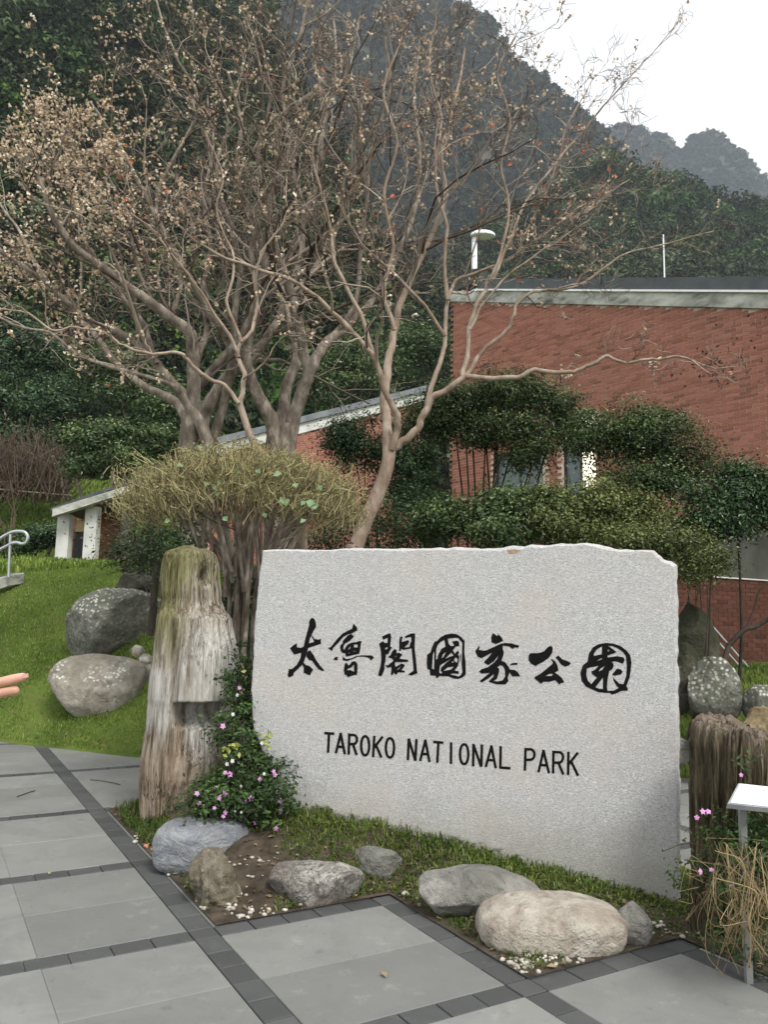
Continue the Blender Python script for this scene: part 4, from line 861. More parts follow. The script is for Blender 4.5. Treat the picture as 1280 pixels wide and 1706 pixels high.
# ================================================================== DRIFTWOOD TRUNK
def wood(name, rows, Y, mat, seed, nseg=150, nrow=150, grooves=.02, step=None, flat_top=True, ydepth=.85, stump=False):
    rows = np.array(rows, float); ys = np.linspace(rows[0, 0], rows[-1, 0], nrow)
    L = np.interp(ys, rows[:, 0], rows[:, 1]); Rr = np.interp(ys, rows[:, 0], rows[:, 2])
    V = []; att = {k: [] for k in ('hgt', 'white', 'moss', 'brown', 'cav', 'rim')}
    th = np.arange(nseg)*2*math.pi/nseg; hh = np.array([at(640, y, Y)[2] for y in ys]); C = []
    for y, l, r_ in zip(ys, L, Rr):
        C.append((at((l+r_)/2, y, Y), (r_-l)/2/F*Y))
    for j, (c, rad) in enumerate(C):
        ct, st_ = np.cos(th), np.sin(th); p0 = np.stack([ct*rad, st_*rad*ydepth, 0*th], -1); P = p0+c
        Q = np.stack([ct*3., st_*3., np.full(nseg, c[2]*(.16 if stump else .5))], -1)
        g = fbm(Q, 2.6, 4, seed); g2 = fbm(Q*[1, 1, .5], 9, 3, seed+4); rg = -np.abs(fbm(Q*[1, 1, .7], 4.5 if not stump else 3.4, 3, seed+7))
        if stump: rg = rg*1.0+.5*np.abs(fbm(Q*[1, 1, .25], 7., 2, seed+17))
        ter = np.round(fbm(Q*[1, 1, 1.5], 3.1, 3, seed+30)*7)/7; ter2 = np.round(fbm(Q*[1, 1, .6], 8., 2, seed+31)*4)/4
        big = fbm(np.stack([ct, st_, np.full(nseg, c[2])], -1), 1.1, 3, seed+2)
        d = g*grooves+g2*grooves*.4+rg*grooves*(.8 if stump else .6)+ter*grooves*(.9 if stump else 2.2)+ter2*grooves*(.35 if stump else .8)+big*(.035 if stump else .008)*(2*rad)
        d = d+(grooves*.35 if not stump else grooves*.3)
        if not stump: pm_ = sstep(.05, .3, ct)*sstep(1040, 1080, ys[j])*(1-sstep(1162, 1166, ys[j])); d = d*(1-.75*pm_)+.012*pm_
        if step is not None: d = d+step(th, ys[j], rad)
        P = P+np.stack([ct, st_, 0*th], -1)*d[:, None]
        V.append(P)
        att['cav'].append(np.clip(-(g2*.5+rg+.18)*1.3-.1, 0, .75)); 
        fr = ys[j]; fx = P[:, 0]/Y*F+640
        if not stump:
            nz_ = fbm(Q*[1.2, 1.2, 1.4], 1.4, 4, seed+20)*.5
            att['white'].append(np.clip(sstep(1010, 1060, fr+nz_*160)*(1-sstep(1190, 1250, fr+nz_*260))*sstep(-.25, .35, ct+nz_*.8), 0, 1)+np.clip(sstep(1100, 1130, fr)*(1-sstep(1195, 1230, fr+nz_*60))*sstep(.1, .5, -ct+.0+nz_*.6), 0, 1)*.9)
            att['moss'].append(np.clip(sstep(-.35, .45, -ct+nz_*1.0)*(1-sstep(1030, 1120, fr+nz_*120))+.8*(1-sstep(930, 1010, fr+nz_*80)), 0, 1))
            att['brown'].append(np.clip(sstep(1195, 1290, fr+nz_*160), 0, 1)*(.6+.4*nz_)); att['rim'].append(0*th)
        else:
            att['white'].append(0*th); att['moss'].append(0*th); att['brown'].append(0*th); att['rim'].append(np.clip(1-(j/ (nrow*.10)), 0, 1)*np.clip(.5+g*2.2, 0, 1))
        att['hgt'].append(0*th+c[2])
    # cap rows
    top = V[0]; c0 = top.mean(0); caps = []
    for f_ in (.93, .8, .6, .38, .15):
        q = c0+(top-c0)*f_; q[:, 2] = top[:, 2]*f_+c0[2]*(1-f_)+(.03*(1-f_)+(fbm(q, 9, 4, seed+11)*.05)*(1-abs(f_-.5)) if not stump else .02*fbm(q, 14, 4, seed+11)+.012)
        caps.append(q)
    V = caps[::-1]+V
    for k in att: att[k] = [att[k][0]*(1 if k != 'rim' else 0)+(.75 if (k == 'rim' and stump) else 0) for _ in caps]+att[k]
    Va = np.concatenate(V); nr = len(V); Fc = []
    i = (np.arange(nr-1)[:, None]*nseg+np.arange(nseg)[None]); k = (np.arange(nr-1)[:, None]*nseg+(np.arange(nseg)+1)[None] % nseg)
    Q4 = np.stack([i, i+nseg, k+nseg, k], -1).reshape(-1, 4)
    if stump:   # slanted ragged top
        zt2 = Va[:, 2]
    return Va, Q4, {k: np.concatenate(v) for k, v in att.items()}
TRUNK = [(916, 288, 346), (919, 280, 354), (926, 275, 360), (940, 272, 364), (965, 269, 366), (985, 269, 368), (1000, 271, 368), (1012, 268, 372), (1020, 265, 376), (1030, 263, 385), (1060, 259, 386), (1085, 257, 386), (1120, 253, 385), (1150, 251, 384), (1163, 250, 383), (1172, 250, 378), (1182, 249, 375), (1210, 247, 377), (1240, 243, 376), (1262, 240, 376), (1290, 238, 372), (1320, 236, 352), (1345, 236, 348), (1375, 238, 350), (1400, 238, 352)]
def step_t(th, y, rad):
    # ledge: right front part overhangs above y=1166, cut back below
    m_ = sstep(-.35, -.1, np.cos(th)-.12)*sstep(0, .35, -np.sin(th)+.3)
    d = -m_*sstep(1164, 1168, y)*(.17-.11*sstep(1180, 1215, y)-.05*sstep(1215, 1300, y))
    d = d+.05*m_*sstep(1020, 1120, y)*(1-sstep(1161, 1168, y))
    # vertical split line at the centre front
    k = np.exp(-((np.cos(th)-.18)/.05)**2)*(np.sin(th) < 0); d = d-.035*k*sstep(1000, 1060, y)*(1-sstep(1160, 1175, y))
    k2 = np.exp(-((np.cos(th)-.62)/.10)**2)*(np.sin(th) < 0)*np.exp(-((y-962)/11.)**2); d = d-.09*k2
    return d
Va, Q4, att = wood('driftwood', TRUNK, 6.15, 'wood_silver', 5, 240, 300, .005, step_t)
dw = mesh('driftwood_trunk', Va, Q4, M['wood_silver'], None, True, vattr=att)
tag(dw, 'tall weathered driftwood trunk standing upright left of the granite slab', 'tree trunk')
STUMP = [(1203, 1174, 1330), (1212, 1166, 1336), (1235, 1163, 1338), (1290, 1164, 1334), (1340, 1167, 1318), (1400, 1168, 1300), (1460, 1169, 1280), (1520, 1163, 1262), (1580, 1172, 1255), (1640, 1176, 1255)]
Va, Q4, att = wood('stump', STUMP, 4.25, 'wood_dark', 9, 360, 170, .040, None, ydepth=.62, stump=True)
xm = Va[:, 0]-Va[:, 0].min(); ztop = Va[:, 2].max(); k = sstep(ztop-.9, ztop-.02, Va[:, 2])
yy = (Va[:, 1]-4.25)
k3 = sstep(ztop-.35, ztop-.0, Va[:, 2]); Va[:, 2] -= k*(.13*sstep(.1, .7, xm))-k3*yy*.10-k3*.045*fbm(Va*[1, 1, 0], 26, 3, 4)
# ragged fluted rim
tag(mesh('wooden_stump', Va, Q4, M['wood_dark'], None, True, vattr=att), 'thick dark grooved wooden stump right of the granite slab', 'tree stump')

# ================================================================== INFORMATION LECTERN (right edge)
sg = empty('information_sign'); tag(sg, 'small low lectern with white slanted panel and grey posts in front of the wooden stump', 'information sign')
Ys = 3.62
fl_ = at(1213, 1339, Ys); bl_ = at(1231, 1305, Ys+.20); rv_ = np.array([.52, .07, -.055])
pts = [fl_, fl_+rv_, bl_+rv_, bl_]; nrm = unit(np.cross(pts[1]-pts[0], pts[3]-pts[0])); 
if nrm[2] < 0: nrm = -nrm
q = MB(); q.prism([p-nrm*.022 for p in pts], pts); q.build('panel_tray', M['steel'], sg)
ins = [pts[0]*.0+fl_+rv_*.02+(bl_-fl_)*.04, fl_+rv_*.98+(bl_-fl_)*.04, fl_+rv_*.98+(bl_-fl_)*.96, fl_+rv_*.02+(bl_-fl_)*.96]
mm, tm, bmn, Pm, Om = newmat('printed_panel', .35, .4); wv = tm.nodes.new('ShaderNodeTexWave'); wv.wave_type = 'BANDS'; wv.bands_direction = 'Z'; wv.inputs['Scale'].default_value = 46; wv.inputs['Distortion'].default_value = .0
tm.links.new(Pm, wv.inputs[0]); kk = math_(tm, 'MULTIPLY', ramp(tm, wv.outputs['Fac'], [(.5, (0, 0, 0)), (.62, (1, 1, 1))]), ramp(tm, tnoise(tm, Pm, 120, 2), [(.42, (0, 0, 0)), (.52, (1, 1, 1))])); tm.links.new(mix(tm, math_(tm, 'MULTIPLY', kk, .25), (.74, .77, .84), (.45, .48, .56)), bmn.inputs['Base Color'])
q = MB(); q.prism([p+nrm*.0015 for p in ins], [p+nrm*.004 for p in ins]); q.build('panel', mm, sg)
for fx in (.10, .86):
    p = fl_+rv_*fx+(bl_-fl_)*.45-nrm*.026; q = MB(); q.box((p[0], p[1], (p[2]-.05)/2), .014, .014, (p[2]+.05)/2); q.build('post', M['post_grey'], sg)
reroot(sg, (float(fl_[0]+.26), float(fl_[1]+.1), 0.))
# --- handrails
hr = empty('handrail'); tag(hr, 'looped grey metal handrail at the top of the grassy mound, left edge', 'handrail')
T = Tubes(); HY = 13.; T.add(spline([at(x, y, HY) for x, y in ((-60, 930), (-10, 903), (8, 892), (22, 886), (36, 885.5), (43, 889), (46, 896), (43, 904), (36, 906), (28, 904), (20, 905), (8, 911), (-10, 920), (-60, 946))], 6), .028, 10); T.build('rail', M['steel'], hr)
T = Tubes(); T.add([at(17, 890, HY+.0), at(14, 962, HY)], .024, 10); T.build('post', M['steel'], hr)
reroot(hr, tuple(at(14, 962, HY)))
q = MB(); f = [at(-120, 990, 12.9), at(-10, 963, 13.1), at(15, 955, 13.3), at(38, 954, 13.5), at(40, 956, 13.4), at(16, 959, 13.1), at(-10, 968, 12.9), at(-120, 998, 12.7)]; q.prism([p-np.array([0, 0, .16]) for p in f], f); tag(q.build('stair_kerb', M['conc']), 'weathered concrete stair kerb below the left handrail', 'kerb')
sr2 = empty('stair_railing'); tag(sr2, 'pair of thin grey rails descending in front of the low brick wall', 'railing')
for (p, q_) in (((1176, 1030), (1290, 1160)), ((1168, 1036), (1282, 1166))):
    T = Tubes(); T.add([at(*p, 11.2), at(*q_, 11.2)], .016, 8); T.build('rail', M['steel'], sr2)
for p in ((1184, 1040), (1270, 1138)):
    c = at(*p, 11.2); T = Tubes(); T.add([c, [c[0], c[1], .5]], .014, 8); T.build('post', M['steel'], sr2)
reroot(sr2, tuple(at(1230, 1140, 11.2)))
# ================================================================== FOLIAGE HELPERS
def E(px, py, rx, ry, Y, dr=None):
    c = at(px, py, Y); a = rx/F*Y; b = ry/F*Y; return (*c, a, (a*.8 if dr is None else dr), b)
def lobes(ells, n=5, f=.45):
    o = []
    for e in ells:
        for _ in range(n):
            d = unit(rng.normal(size=3)); d[2] = abs(d[2])*1.1-.25; d[1] = -abs(d[1]) if rng.random() < .6 else d[1]; s_ = f*rng.uniform(.5, 1.35); q_ = rng.uniform(.55, 1.0)
            o.append((e[0]+d[0]*e[3]*q_, e[1]+d[1]*e[4]*q_, e[2]+d[2]*e[5]*q_, e[3]*s_, e[4]*s_, e[5]*s_))
    return o
def crown(name, ells, ncl, per, ls, mat, parent, sig=.11, surfb=.4, tris=None, cut=None):
    el = np.array(ells); w_ = el[:, 3]*el[:, 4]*el[:, 5]; w_ = w_**.75; k = rng.choice(len(el), ncl, p=w_/w_.sum())
    d = unit(rng.normal(size=(ncl, 3))); rr = rng.random(ncl)**surfb; sh_ = rng.random(ncl) < .14; rr[sh_] = rng.uniform(.95, 1.30, sh_.sum()); C = el[k, :3]+d*rr[:, None]*el[k, 3:]
    C += rng.normal(size=C.shape)*.05; n = ncl*per; ci = np.repeat(np.arange(ncl), per)
    sg_ = sig*(rng.uniform(.6, 1.4, ncl)*np.where(sh_, .7, 1))[ci][:, None]*np.array([1.15, 1.15, .7])
    off = rng.normal(size=(n, 3)); P = C[ci]+off*sg_
    N = unit(unit(off)*.6+d[ci]*.5+[0, 0, .7]+rng.normal(size=(n, 3))*.55)
    cb = rng.random(ncl)[ci]; rv = np.clip(.62*cb+.42*rng.random(n)+.12*off[:, 2]-.04, 0, 1)
    return leafmesh(P, N, ls*rng.uniform(.55, 1.55, n), ls*.55*rng.uniform(.6, 1.4, n), name, mat, parent, rnd=rv)
def stems(T, base, ells, n, r0, rnd=None):
    el = np.array(ells)
    for _ in range(n):
        e = el[rng.integers(len(el))]; tgt = e[:3]+unit(rng.normal(size=3))*e[3:]*rng.uniform(.2, .7)
        b = np.array(base)+rng.normal(size=3)*[.05, .05, 0]; m1 = b*.55+tgt*.45+rng.normal(size=3)*.09; m1[2] = b[2]+(tgt[2]-b[2])*.4
        T.add(spline([b, m1, tgt], 8), np.linspace(r0*rng.uniform(.6, 1), r0*.25, 17), 6)
def shrub(name, label, cat, ells, base, ncl, per, ls, mat, nst=7, r0=.03, sig=.11, group=None, bark='bark_dark', surfb=.4, lob=0):
    root = empty(name); tag(root, label, cat, group)
    if lob: ells0 = ells; ells = lobes(ells, lob)
    crown('foliage', ells, ncl, per, ls, M[mat], root, sig, surfb)
    T = Tubes(); stems(T, base, ells, nst, r0); T.build('stems', M[bark], root); reroot(root, tuple(map(float, base))); return root
def gb3(px, Y, z=None):
    p = at(px, 900, Y); return (p[0], Y, float(ground(p[0], Y)) if z is None else z)
gs = 'evergreen shrubs in front of the brick building'
shrub('evergreen_tree', 'dark glossy evergreen with a broad flat crown and bare black stems against the brick wall', 'tree',
      [E(748, 700, 85, 52, 11.2), E(830, 672, 80, 48, 11), E(885, 690, 72, 52, 10.9), E(925, 735, 55, 48, 10.8), E(700, 715, 48, 42, 11.2), E(850, 730, 70, 30, 10.8), E(770, 735, 60, 26, 11), E(900, 765, 45, 30, 10.6)],
      gb3(790, 11.1), 430, 95, .044, 'lf_green', 16, .035, .12, gs, lob=5)
shrub('evergreen_bush', 'dense low evergreen hedge bush directly above the slab, left of centre', 'bush',
      [E(760, 865, 70, 40, 9.6), E(835, 862, 75, 48, 9.5), E(735, 880, 45, 40, 9.4), E(810, 890, 80, 40, 9.2), E(890, 870, 60, 50, 9.3)], gb3(810, 9.5), 330, 80, .046, 'lf_green', 10, .02, .10, gs, lob=5)
shrub('olive_bush', 'olive-green bush above the right half of the slab', 'bush',
      [E(930, 858, 70, 46, 9.4), E(1000, 862, 70, 50, 9.2), E(955, 895, 80, 40, 9.0), E(1060, 880, 60, 52, 9.1)], gb3(980, 9.3), 330, 80, .042, 'lf_olive', 10, .02, .10, gs, lob=5)
shrub('evergreen_tree', 'rounded evergreen with dark twisted stems right of the lit window', 'tree',
      [E(1030, 740, 62, 58, 10.2), E(1085, 745, 70, 58, 10.2), E(1120, 790, 55, 40, 10.), E(1075, 705, 38, 26, 10.3), E(1060, 800, 60, 34, 9.9)], gb3(1065, 10.1), 340, 90, .044, 'lf_green', 9, .03, .12, gs, lob=5)
shrub('rusty_shrub', 'thin rusty-leaved shrub rising between the two right evergreens', 'shrub',
      [E(1150, 735, 26, 40, 9.6), E(1170, 775, 38, 30, 9.6), E(1130, 700, 12, 26, 9.6), E(1195, 790, 24, 22, 9.6)], gb3(1155, 9.6), 60, 42, .030, 'lf_rust', 7, .010, .08, gs)
shrub('evergreen_bush', 'bright deep green bush at the right edge in front of the brick wall', 'bush',
      [E(1215, 835, 62, 55, 9.0), E(1190, 880, 55, 42, 8.9), E(1262, 840, 50, 48, 9.1), E(1230, 800, 35, 25, 9.), E(1310, 850, 50, 50, 9.2)], gb3(1215, 9.1), 260, 85, .046, 'lf_deep', 1, .035, .10, gs, lob=5)
shrub('hedge_bush', 'yellow-green leafy bush spilling out behind the top right corner of the slab', 'bush',
      [E(1105, 905, 60, 32, 8.5), E(1150, 928, 52, 28, 8.5), E(1060, 905, 40, 24, 8.4), E(1180, 935, 28, 20, 8.6)], gb3(1120, 8.7), 150, 85, .034, 'lf_olive', 2, .02, .09, gs)
shrub('evergreen_bush', 'dark pointed evergreen in front of the gabled building, left of the pale tree', 'bush',
      [E(598, 745, 48, 46, 10.8), E(640, 775, 55, 50, 10.8), E(615, 705, 20, 22, 10.8), E(560, 765, 30, 18, 10.8), E(690, 790, 40, 50, 11.2), E(655, 830, 60, 40, 10.9)], gb3(630, 11), 240, 85, .042, 'lf_deep', 8, .025, .10, gs, lob=5)
shrub('evergreen_bush', 'low shaded bush behind the base of the pale tree', 'bush',
      [E(640, 880, 60, 46, 9.8), E(560, 895, 60, 36, 9.7), E(690, 890, 40, 40, 9.9)], gb3(620, 9.9), 110, 80, .036, 'lf_deep', 10, .02, .11, gs)

# ================================================================== BARE TREES
def limb_path(pts, Y0, Y1, jit=.025, n=6):
    P = []; L = len(pts)
    for k, p in enumerate(pts): P.append(at(p[0], p[1], Y0+(Y1-Y0)*(k/max(1, L-1))**1.2))
    P = spline(P, n); w_ = rng.normal(size=P.shape)*jit; w_ = (w_+np.roll(w_, 1, 0)+np.roll(w_, -1, 0))/3; w_[0] = 0; return P+w_*.5
class Bare:
    def __init__(s, name, label, base, bark, twigm, Yc, group='bare trees behind the slab', tw=1.0):
        s.root = empty(name); tag(s.root, label, 'tree', group); s.bark = M[bark]; s.twm = M[twigm]; s.tw = Tubes(); s.base = base; s.tips = []; s.axis = np.array([base[0], base[1]]); s.twk = tw; s.kk = .74; s.rk = .80
    def trunk(s, pts, Y, r0, r1, foot=None):
        P = [at(*p, Y) for p in pts]
        if foot is not None: P = [np.array(foot)]+P
        P = spline(P, 8); T = Tubes(); r = np.linspace(r0, r1, len(P))*.85; r[:4] *= np.array([1.25, 1.15, 1.08, 1.03]); T.add(P, r, 16, wob=.01); T.build('trunk', s.bark, s.root)
    def limb(s, pts, Y0, Y1, r0, r1, kids=10, t0=.25, lvl=0, Lk=1.0, name='branch'):
        kids = max(5, int(kids*s.kk)); r0 = r0*s.rk
        P = limb_path(pts, Y0, Y1); r = np.linspace(r0, r1, len(P))**1.0; T = Tubes(); T.add(P, r, 12 if r0 > .04 else 8, wob=.012); T.build(name, s.bark, s.root)
        s.kids(P, r, kids, t0, 1, Lk)
    def kids(s, P, r, n, t0, lvl, Lk=1.):
        seg = np.linalg.norm(np.diff(P, axis=0), axis=1); L = seg.sum(); cum = np.concatenate([[0], np.cumsum(seg)])/L
        for j in range(n):
            t_ = t0+(1-t0)*(j+rng.random())/n; i = min(len(P)-2, int(np.searchsorted(cum, t_))-1); i = max(i, 0)
            p = P[i]+(P[i+1]-P[i])*((t_-cum[i])/max(1e-6, cum[i+1]-cum[i])); tg = unit(P[i+1]-P[i]); rr = r[min(i, len(r)-1)]
            pr = rng.normal(size=3); pr = unit(pr-tg*(pr@tg)); ang = rng.uniform(.4, 1.15)
            outw = np.array([p[0]-s.axis[0], p[1]-s.axis[1], 0]); outw = outw/(np.linalg.norm(outw)+.5)
            d = unit(tg*math.cos(ang)+pr*math.sin(ang)+np.array([0, 0, .16])+outw*.18)
            ll = (L*rng.uniform(.28, .52)*(1.12-.68*t_) if lvl == 1 else L*rng.uniform(.35, .65)*(1.1-.4*t_))*Lk; ll = min(max(ll, .16), 2.4)
            nseg = 6 if lvl < 3 else 4; Q = [p]; dd = d
            for k in range(nseg):
                dd = unit(dd+rng.normal(size=3)*(.22 if lvl < 2 else .30)+np.array([0, 0, .04])); Q.append(Q[-1]+dd*ll/nseg)
            Q = np.array(Q); ra = max(.0034, min(rr*.6, .0035+.0135*ll)); rb = max(.0023, ra*.3); rq = np.linspace(ra, rb, len(Q))
            s.tw.add(Q, rq, 5 if ra > .012 else 3, rnd=rng.random()**1.7)
            if lvl < 4:
                s.kids(Q, rq, max(2, int((5.0, 3.6, 2.3)[lvl-1]*s.twk*rng.uniform(.7, 1.3)*(min(1, ll/.5)**.5))), .15, lvl+1)
            if lvl >= 3: s.tips.append((Q[-1], dd))
    def done(s, pods=0, podfn=None, leaves=0, leaffn=None):
        if s.tw.V: tag(s.tw.build('twigs', s.twm, s.root), kind='stuff')
        tp = np.array([t_[0] for t_ in s.tips]) if s.tips else np.zeros((0, 3))
        if pods and len(tp):
            x, y, z = proj(tp.T[:, :].T[:, :] if False else tp) if False else (None, None, None)
            D = tp-EYE; zz = D@_f; x = 640+F*(D@_R)/zz; y = 853-F*(D@_U)/zz; pr = podfn(x, y); k = rng.random(len(tp)) < pr; C = tp[k]
            C = np.repeat(C, 3, 0)[:pods*3]; C = C+rng.normal(size=C.shape)*.03
            if len(C):
                C2 = np.repeat(C, 4, 0)+rng.normal(size=(len(C)*4, 3))*.006; N = rng.normal(size=C2.shape)
                tag(leafmesh(C2, N, .031, .027, 'seed_pods', M['pod'], s.root, rnd=np.repeat(rng.random(len(C)), 4)), kind='stuff')
        if leaves and len(tp):
            C = tp[rng.integers(0, len(tp), leaves)]; D = C-EYE; zz = D@_f; x = 640+F*(D@_R)/zz; y = 853-F*(D@_U)/zz
            if leaffn is not None: C = C[leaffn(x, y)]
            if len(C): leafmesh(C, rng.normal(size=C.shape), .065, .05, 'autumn_leaves', M['redleaf'], s.root)
        reroot(s.root, tuple(map(float, s.base)))
YA = 9.6
tA = Bare('bare_tree', 'leftmost bare tree with rugged spreading limbs and pale seed pods', gb3(330, YA), 'bark_grey', 'twig', YA)
tA.trunk([(322, 880), (320, 800), (316, 745), (320, 700)], YA, .21, .15, foot=gb3(322, YA))
tA.limb([(320, 800), (317, 735), (321, 690), (322, 640), (321, 593), (316, 558), (288, 532), (253, 505), (215, 478), (170, 445), (120, 405), (85, 350), (60, 290)], YA, YA-1.6, .13, .022, 15)
tA.limb([(325, 810), (345, 742), (330, 700), (306, 659), (290, 643), (261, 606), (227, 574), (195, 552), (150, 535), (105, 500), (70, 465), (20, 430), (-40, 380)], YA-.1, YA-1.0, .105, .016, 15)
tA.limb([(320, 770), (312, 700), (290, 668), (266, 656), (234, 638), (195, 605), (160, 560), (125, 520), (85, 480), (40, 400), (0, 340)], YA+.3, YA+1.6, .085, .016, 13)
tA.limb([(324, 800), (338, 705), (360, 655), (383, 625), (426, 588), (462, 535), (478, 490), (500, 430), (505, 360), (490, 280), (500, 200)], YA+.2, YA+1.5, .12, .018, 15)
tA.limb([(330, 810), (362, 710), (380, 640), (386, 590), (365, 545), (338, 505), (305, 440), (270, 380), (235, 310), (190, 230), (150, 170)], YA+.5, YA-.6, .09, .014, 14)
tA.limb([(321, 620), (335, 580), (345, 545), (338, 480), (350, 410), (340, 330), (355, 240), (345, 160)], YA, YA+.8, .07, .012, 14)
tA.limb([(320, 660), (352, 620), (400, 560), (430, 490), (420, 420), (440, 340), (430, 260), (450, 150), (430, 60)], YA, YA-1.2, .07, .012, 14)
tA.limb([(253, 505), (225, 430), (215, 360), (180, 290), (165, 220)], YA-.8, YA-1.4, .035, .010, 11)
tA.limb([(261, 606), (240, 540), (200, 490), (150, 420), (130, 350), (100, 280), (70, 210)], YA-.5, YA-.2, .04, .010, 12)
tA.limb([(288, 532), (300, 450), (260, 330), (330, 180), (290, 90), (262, 10), (250, -60)], YA-.3, YA+.2, .038, .010, 10)
tA.limb([(290, 643), (225, 622), (150, 600), (80, 555), (20, 540), (-50, 500)], YA-.6, YA-1.6, .034, .010, 10)
tA.done(3600, lambda x, y: np.clip((.85-.0021*np.maximum(x-60, 0)-.002*np.maximum(y-330, 0))*(.35+1.3*(vn(np.stack([x, y, 0*x], -1), .012, 4)*.5+.5)), .02, .9), 60, lambda x, y: (x > 150) & (y > 100))
YB = 10.0
tB = Bare('bare_tree', 'middle bare tree with thick speckled trunk forking low behind the clipped shrub', gb3(470, YB), 'bark_grey', 'twig', YB)
tB.trunk([(470, 900), (468, 800), (468, 740), (472, 708)], YB, .30, .21, foot=gb3(470, YB))
tB.limb([(468, 790), (458, 722), (448, 690), (431, 662), (418, 630), (411, 600), (415, 560), (432, 500), (440, 430), (420, 360), (395, 300), (400, 210), (380, 120)], YB-.1, YB-1.0, .13, .018, 16)
tB.limb([(470, 790), (472, 715), (473, 680), (479, 638), (493, 606), (492, 580), (478, 521), (470, 460), (500, 390), (530, 300), (540, 220), (560, 120), (555, 20)], YB+.2, YB+1.0, .12, .016, 16)
tB.limb([(472, 790), (484, 720), (494, 680), (505, 649), (514, 620), (505, 580), (492, 513), (478, 470), (455, 400), (450, 330), (480, 240), (470, 150), (500, 60), (520, -30)], YB, YB-.8, .13, .016, 16)
tB.limb([(514, 620), (528, 595), (548, 568), (580, 540), (622, 498), (655, 440), (690, 350), (700, 260), (690, 160), (700, 60)], YB, YB+1.4, .10, .014, 16)
tB.limb([(548, 568), (590, 510), (600, 430), (610, 340), (620, 240), (650, 150), (640, 50)], YB+.3, YB-.3, .05, .012, 14)
tB.limb([(478, 521), (520, 450), (560, 380), (590, 290), (600, 200), (585, 110), (600, 20)], YB+.6, YB+.6, .05, .012, 14)
tB.limb([(411, 600), (390, 540), (400, 450), (385, 380), (360, 290), (380, 200), (350, 100)], YB-.4, YB-.6, .06, .012, 12)
tB.done(1500, lambda x, y: np.clip(.10-.0004*np.maximum(y-200, 0), .01, .3), 50, lambda x, y: y > 100)
YC = 8.8
tC = Bare('pale_bare_tree', 'pale smooth-barked bare tree leaning right, with one long leader into the sky', gb3(592, YC), 'bark_pale', 'twig', YC)
tC.trunk([(588, 940), (594, 910), (609, 869), (626, 832), (640, 795), (648, 762), (647, 730)], YC, .105, .085, foot=gb3(580, YC))
tC.limb([(648, 748), (645, 708), (641, 660), (650, 590), (657, 550), (668, 505), (690, 455), (715, 400), (742, 330), (735, 250), (760, 170), (775, 80)], YC, YC+.9, .075, .014, 16)
tC.limb([(652, 748), (662, 712), (661, 690), (646, 662), (637, 632), (622, 596), (594, 560), (560, 525), (520, 490), (475, 462), (400, 440), (330, 405), (290, 370)], YC-.05, YC-1.0, .055, .011, 16)
tC.limb([(652, 752), (672, 735), (693, 716), (706, 690), (722, 665), (745, 648), (774, 629), (795, 629), (854, 629), (892, 618), (936, 622), (978, 612), (1010, 594), (1042, 602), (1095, 598), (1145, 597), (1180, 612), (1225, 610)], YC, YC-.5, .06, .007, 9, .5, Lk=.28)
tC.limb([(774, 629), (803, 587), (833, 561), (852, 538), (858, 513), (877, 492), (905, 483), (951, 479), (987, 462), (1040, 425), (1095, 410), (1190, 385)], YC-.1, YC+.4, .034, .008, 14, .3, Lk=.3)
tC.limb([(772, 628), (779, 595), (783, 549), (795, 508), (814, 473), (826, 455), (850, 400), (880, 330), (925, 275), (985, 200), (1060, 118), (1128, 42)], YC-.05, YC+.3, .042, .006, 13, .15, Lk=.26)
tC.limb([(706, 690), (716, 660), (733, 605), (742, 560), (747, 500), (760, 468), (800, 452), (860, 425), (920, 380), (975, 340), (1050, 300)], YC+.1, YC+.9, .042, .010, 15, .3)
tC.limb([(747, 500), (740, 440), (745, 380), (725, 300), (735, 200), (715, 110), (730, 20)], YC+.3, YC+.3, .035, .010, 15)
tC.limb([(814, 473), (835, 420), (850, 350), (835, 280), (850, 200), (830, 120), (860, 60)], YC, YC-.4, .026, .008, 14)
tC.limb([(657, 550), (640, 480), (655, 410), (640, 330), (660, 240), (640, 150), (670, 60)], YC+.1, YC-.4, .036, .010, 15)
tC.limb([(622, 596), (600, 520), (560, 440), (545, 350), (520, 260), (540, 180), (520, 90)], YC-.2, YC-.1, .034, .010, 14)
tC.limb([(860, 425), (900, 340), (930, 270), (945, 210), (980, 150)], YC+.5, YC+.3, .02, .007, 12)
tC.limb([(783, 549), (810, 500), (870, 440), (930, 400), (985, 365)], YC-.1, YC-.6, .022, .007, 11)
tC.limb([(742, 560), (700, 500), (640, 440), (600, 400), (560, 330)], YC+.2, YC-.3, .03, .009, 12)
dl = [(1145+rng.normal()*30+30*(k_%3), 606+rng.normal()*12) for k_ in range(46)]+[(rng.uniform(1170, 1280), rng.uniform(525, 640)) for _ in range(46)]
leafmesh(np.array([at(x_, y_, YC-.45+rng.normal()*.05) for x_, y_ in dl]), rng.normal(size=(92, 3)), .05, .028, 'dead_leaves', M['litter_dark'], tC.root)
tC.done(700, lambda x, y: np.clip(.16-.0003*np.maximum(x-700, 0), .02, .2), 120, lambda x, y: (x > 640) & (y > 180) & (y < 480))
YD = 7.9
tD = Bare('slender_pale_tree', 'slender pale tree with smooth stem rising out of the clipped shrub', gb3(498, YD), 'bark_pale', 'twig', YD)
tD.trunk([(505, 915), (494, 870), (476, 830), (450, 790), (428, 750), (412, 712), (399, 672)], YD, .052, .04, foot=gb3(505, YD))
tD.limb([(399, 675), (404, 650), (406, 625), (398, 596), (403, 570), (420, 545), (428, 505), (424, 460), (445, 410), (475, 360), (480, 280), (520, 200)], YD, YD+.6, .036, .009, 13)
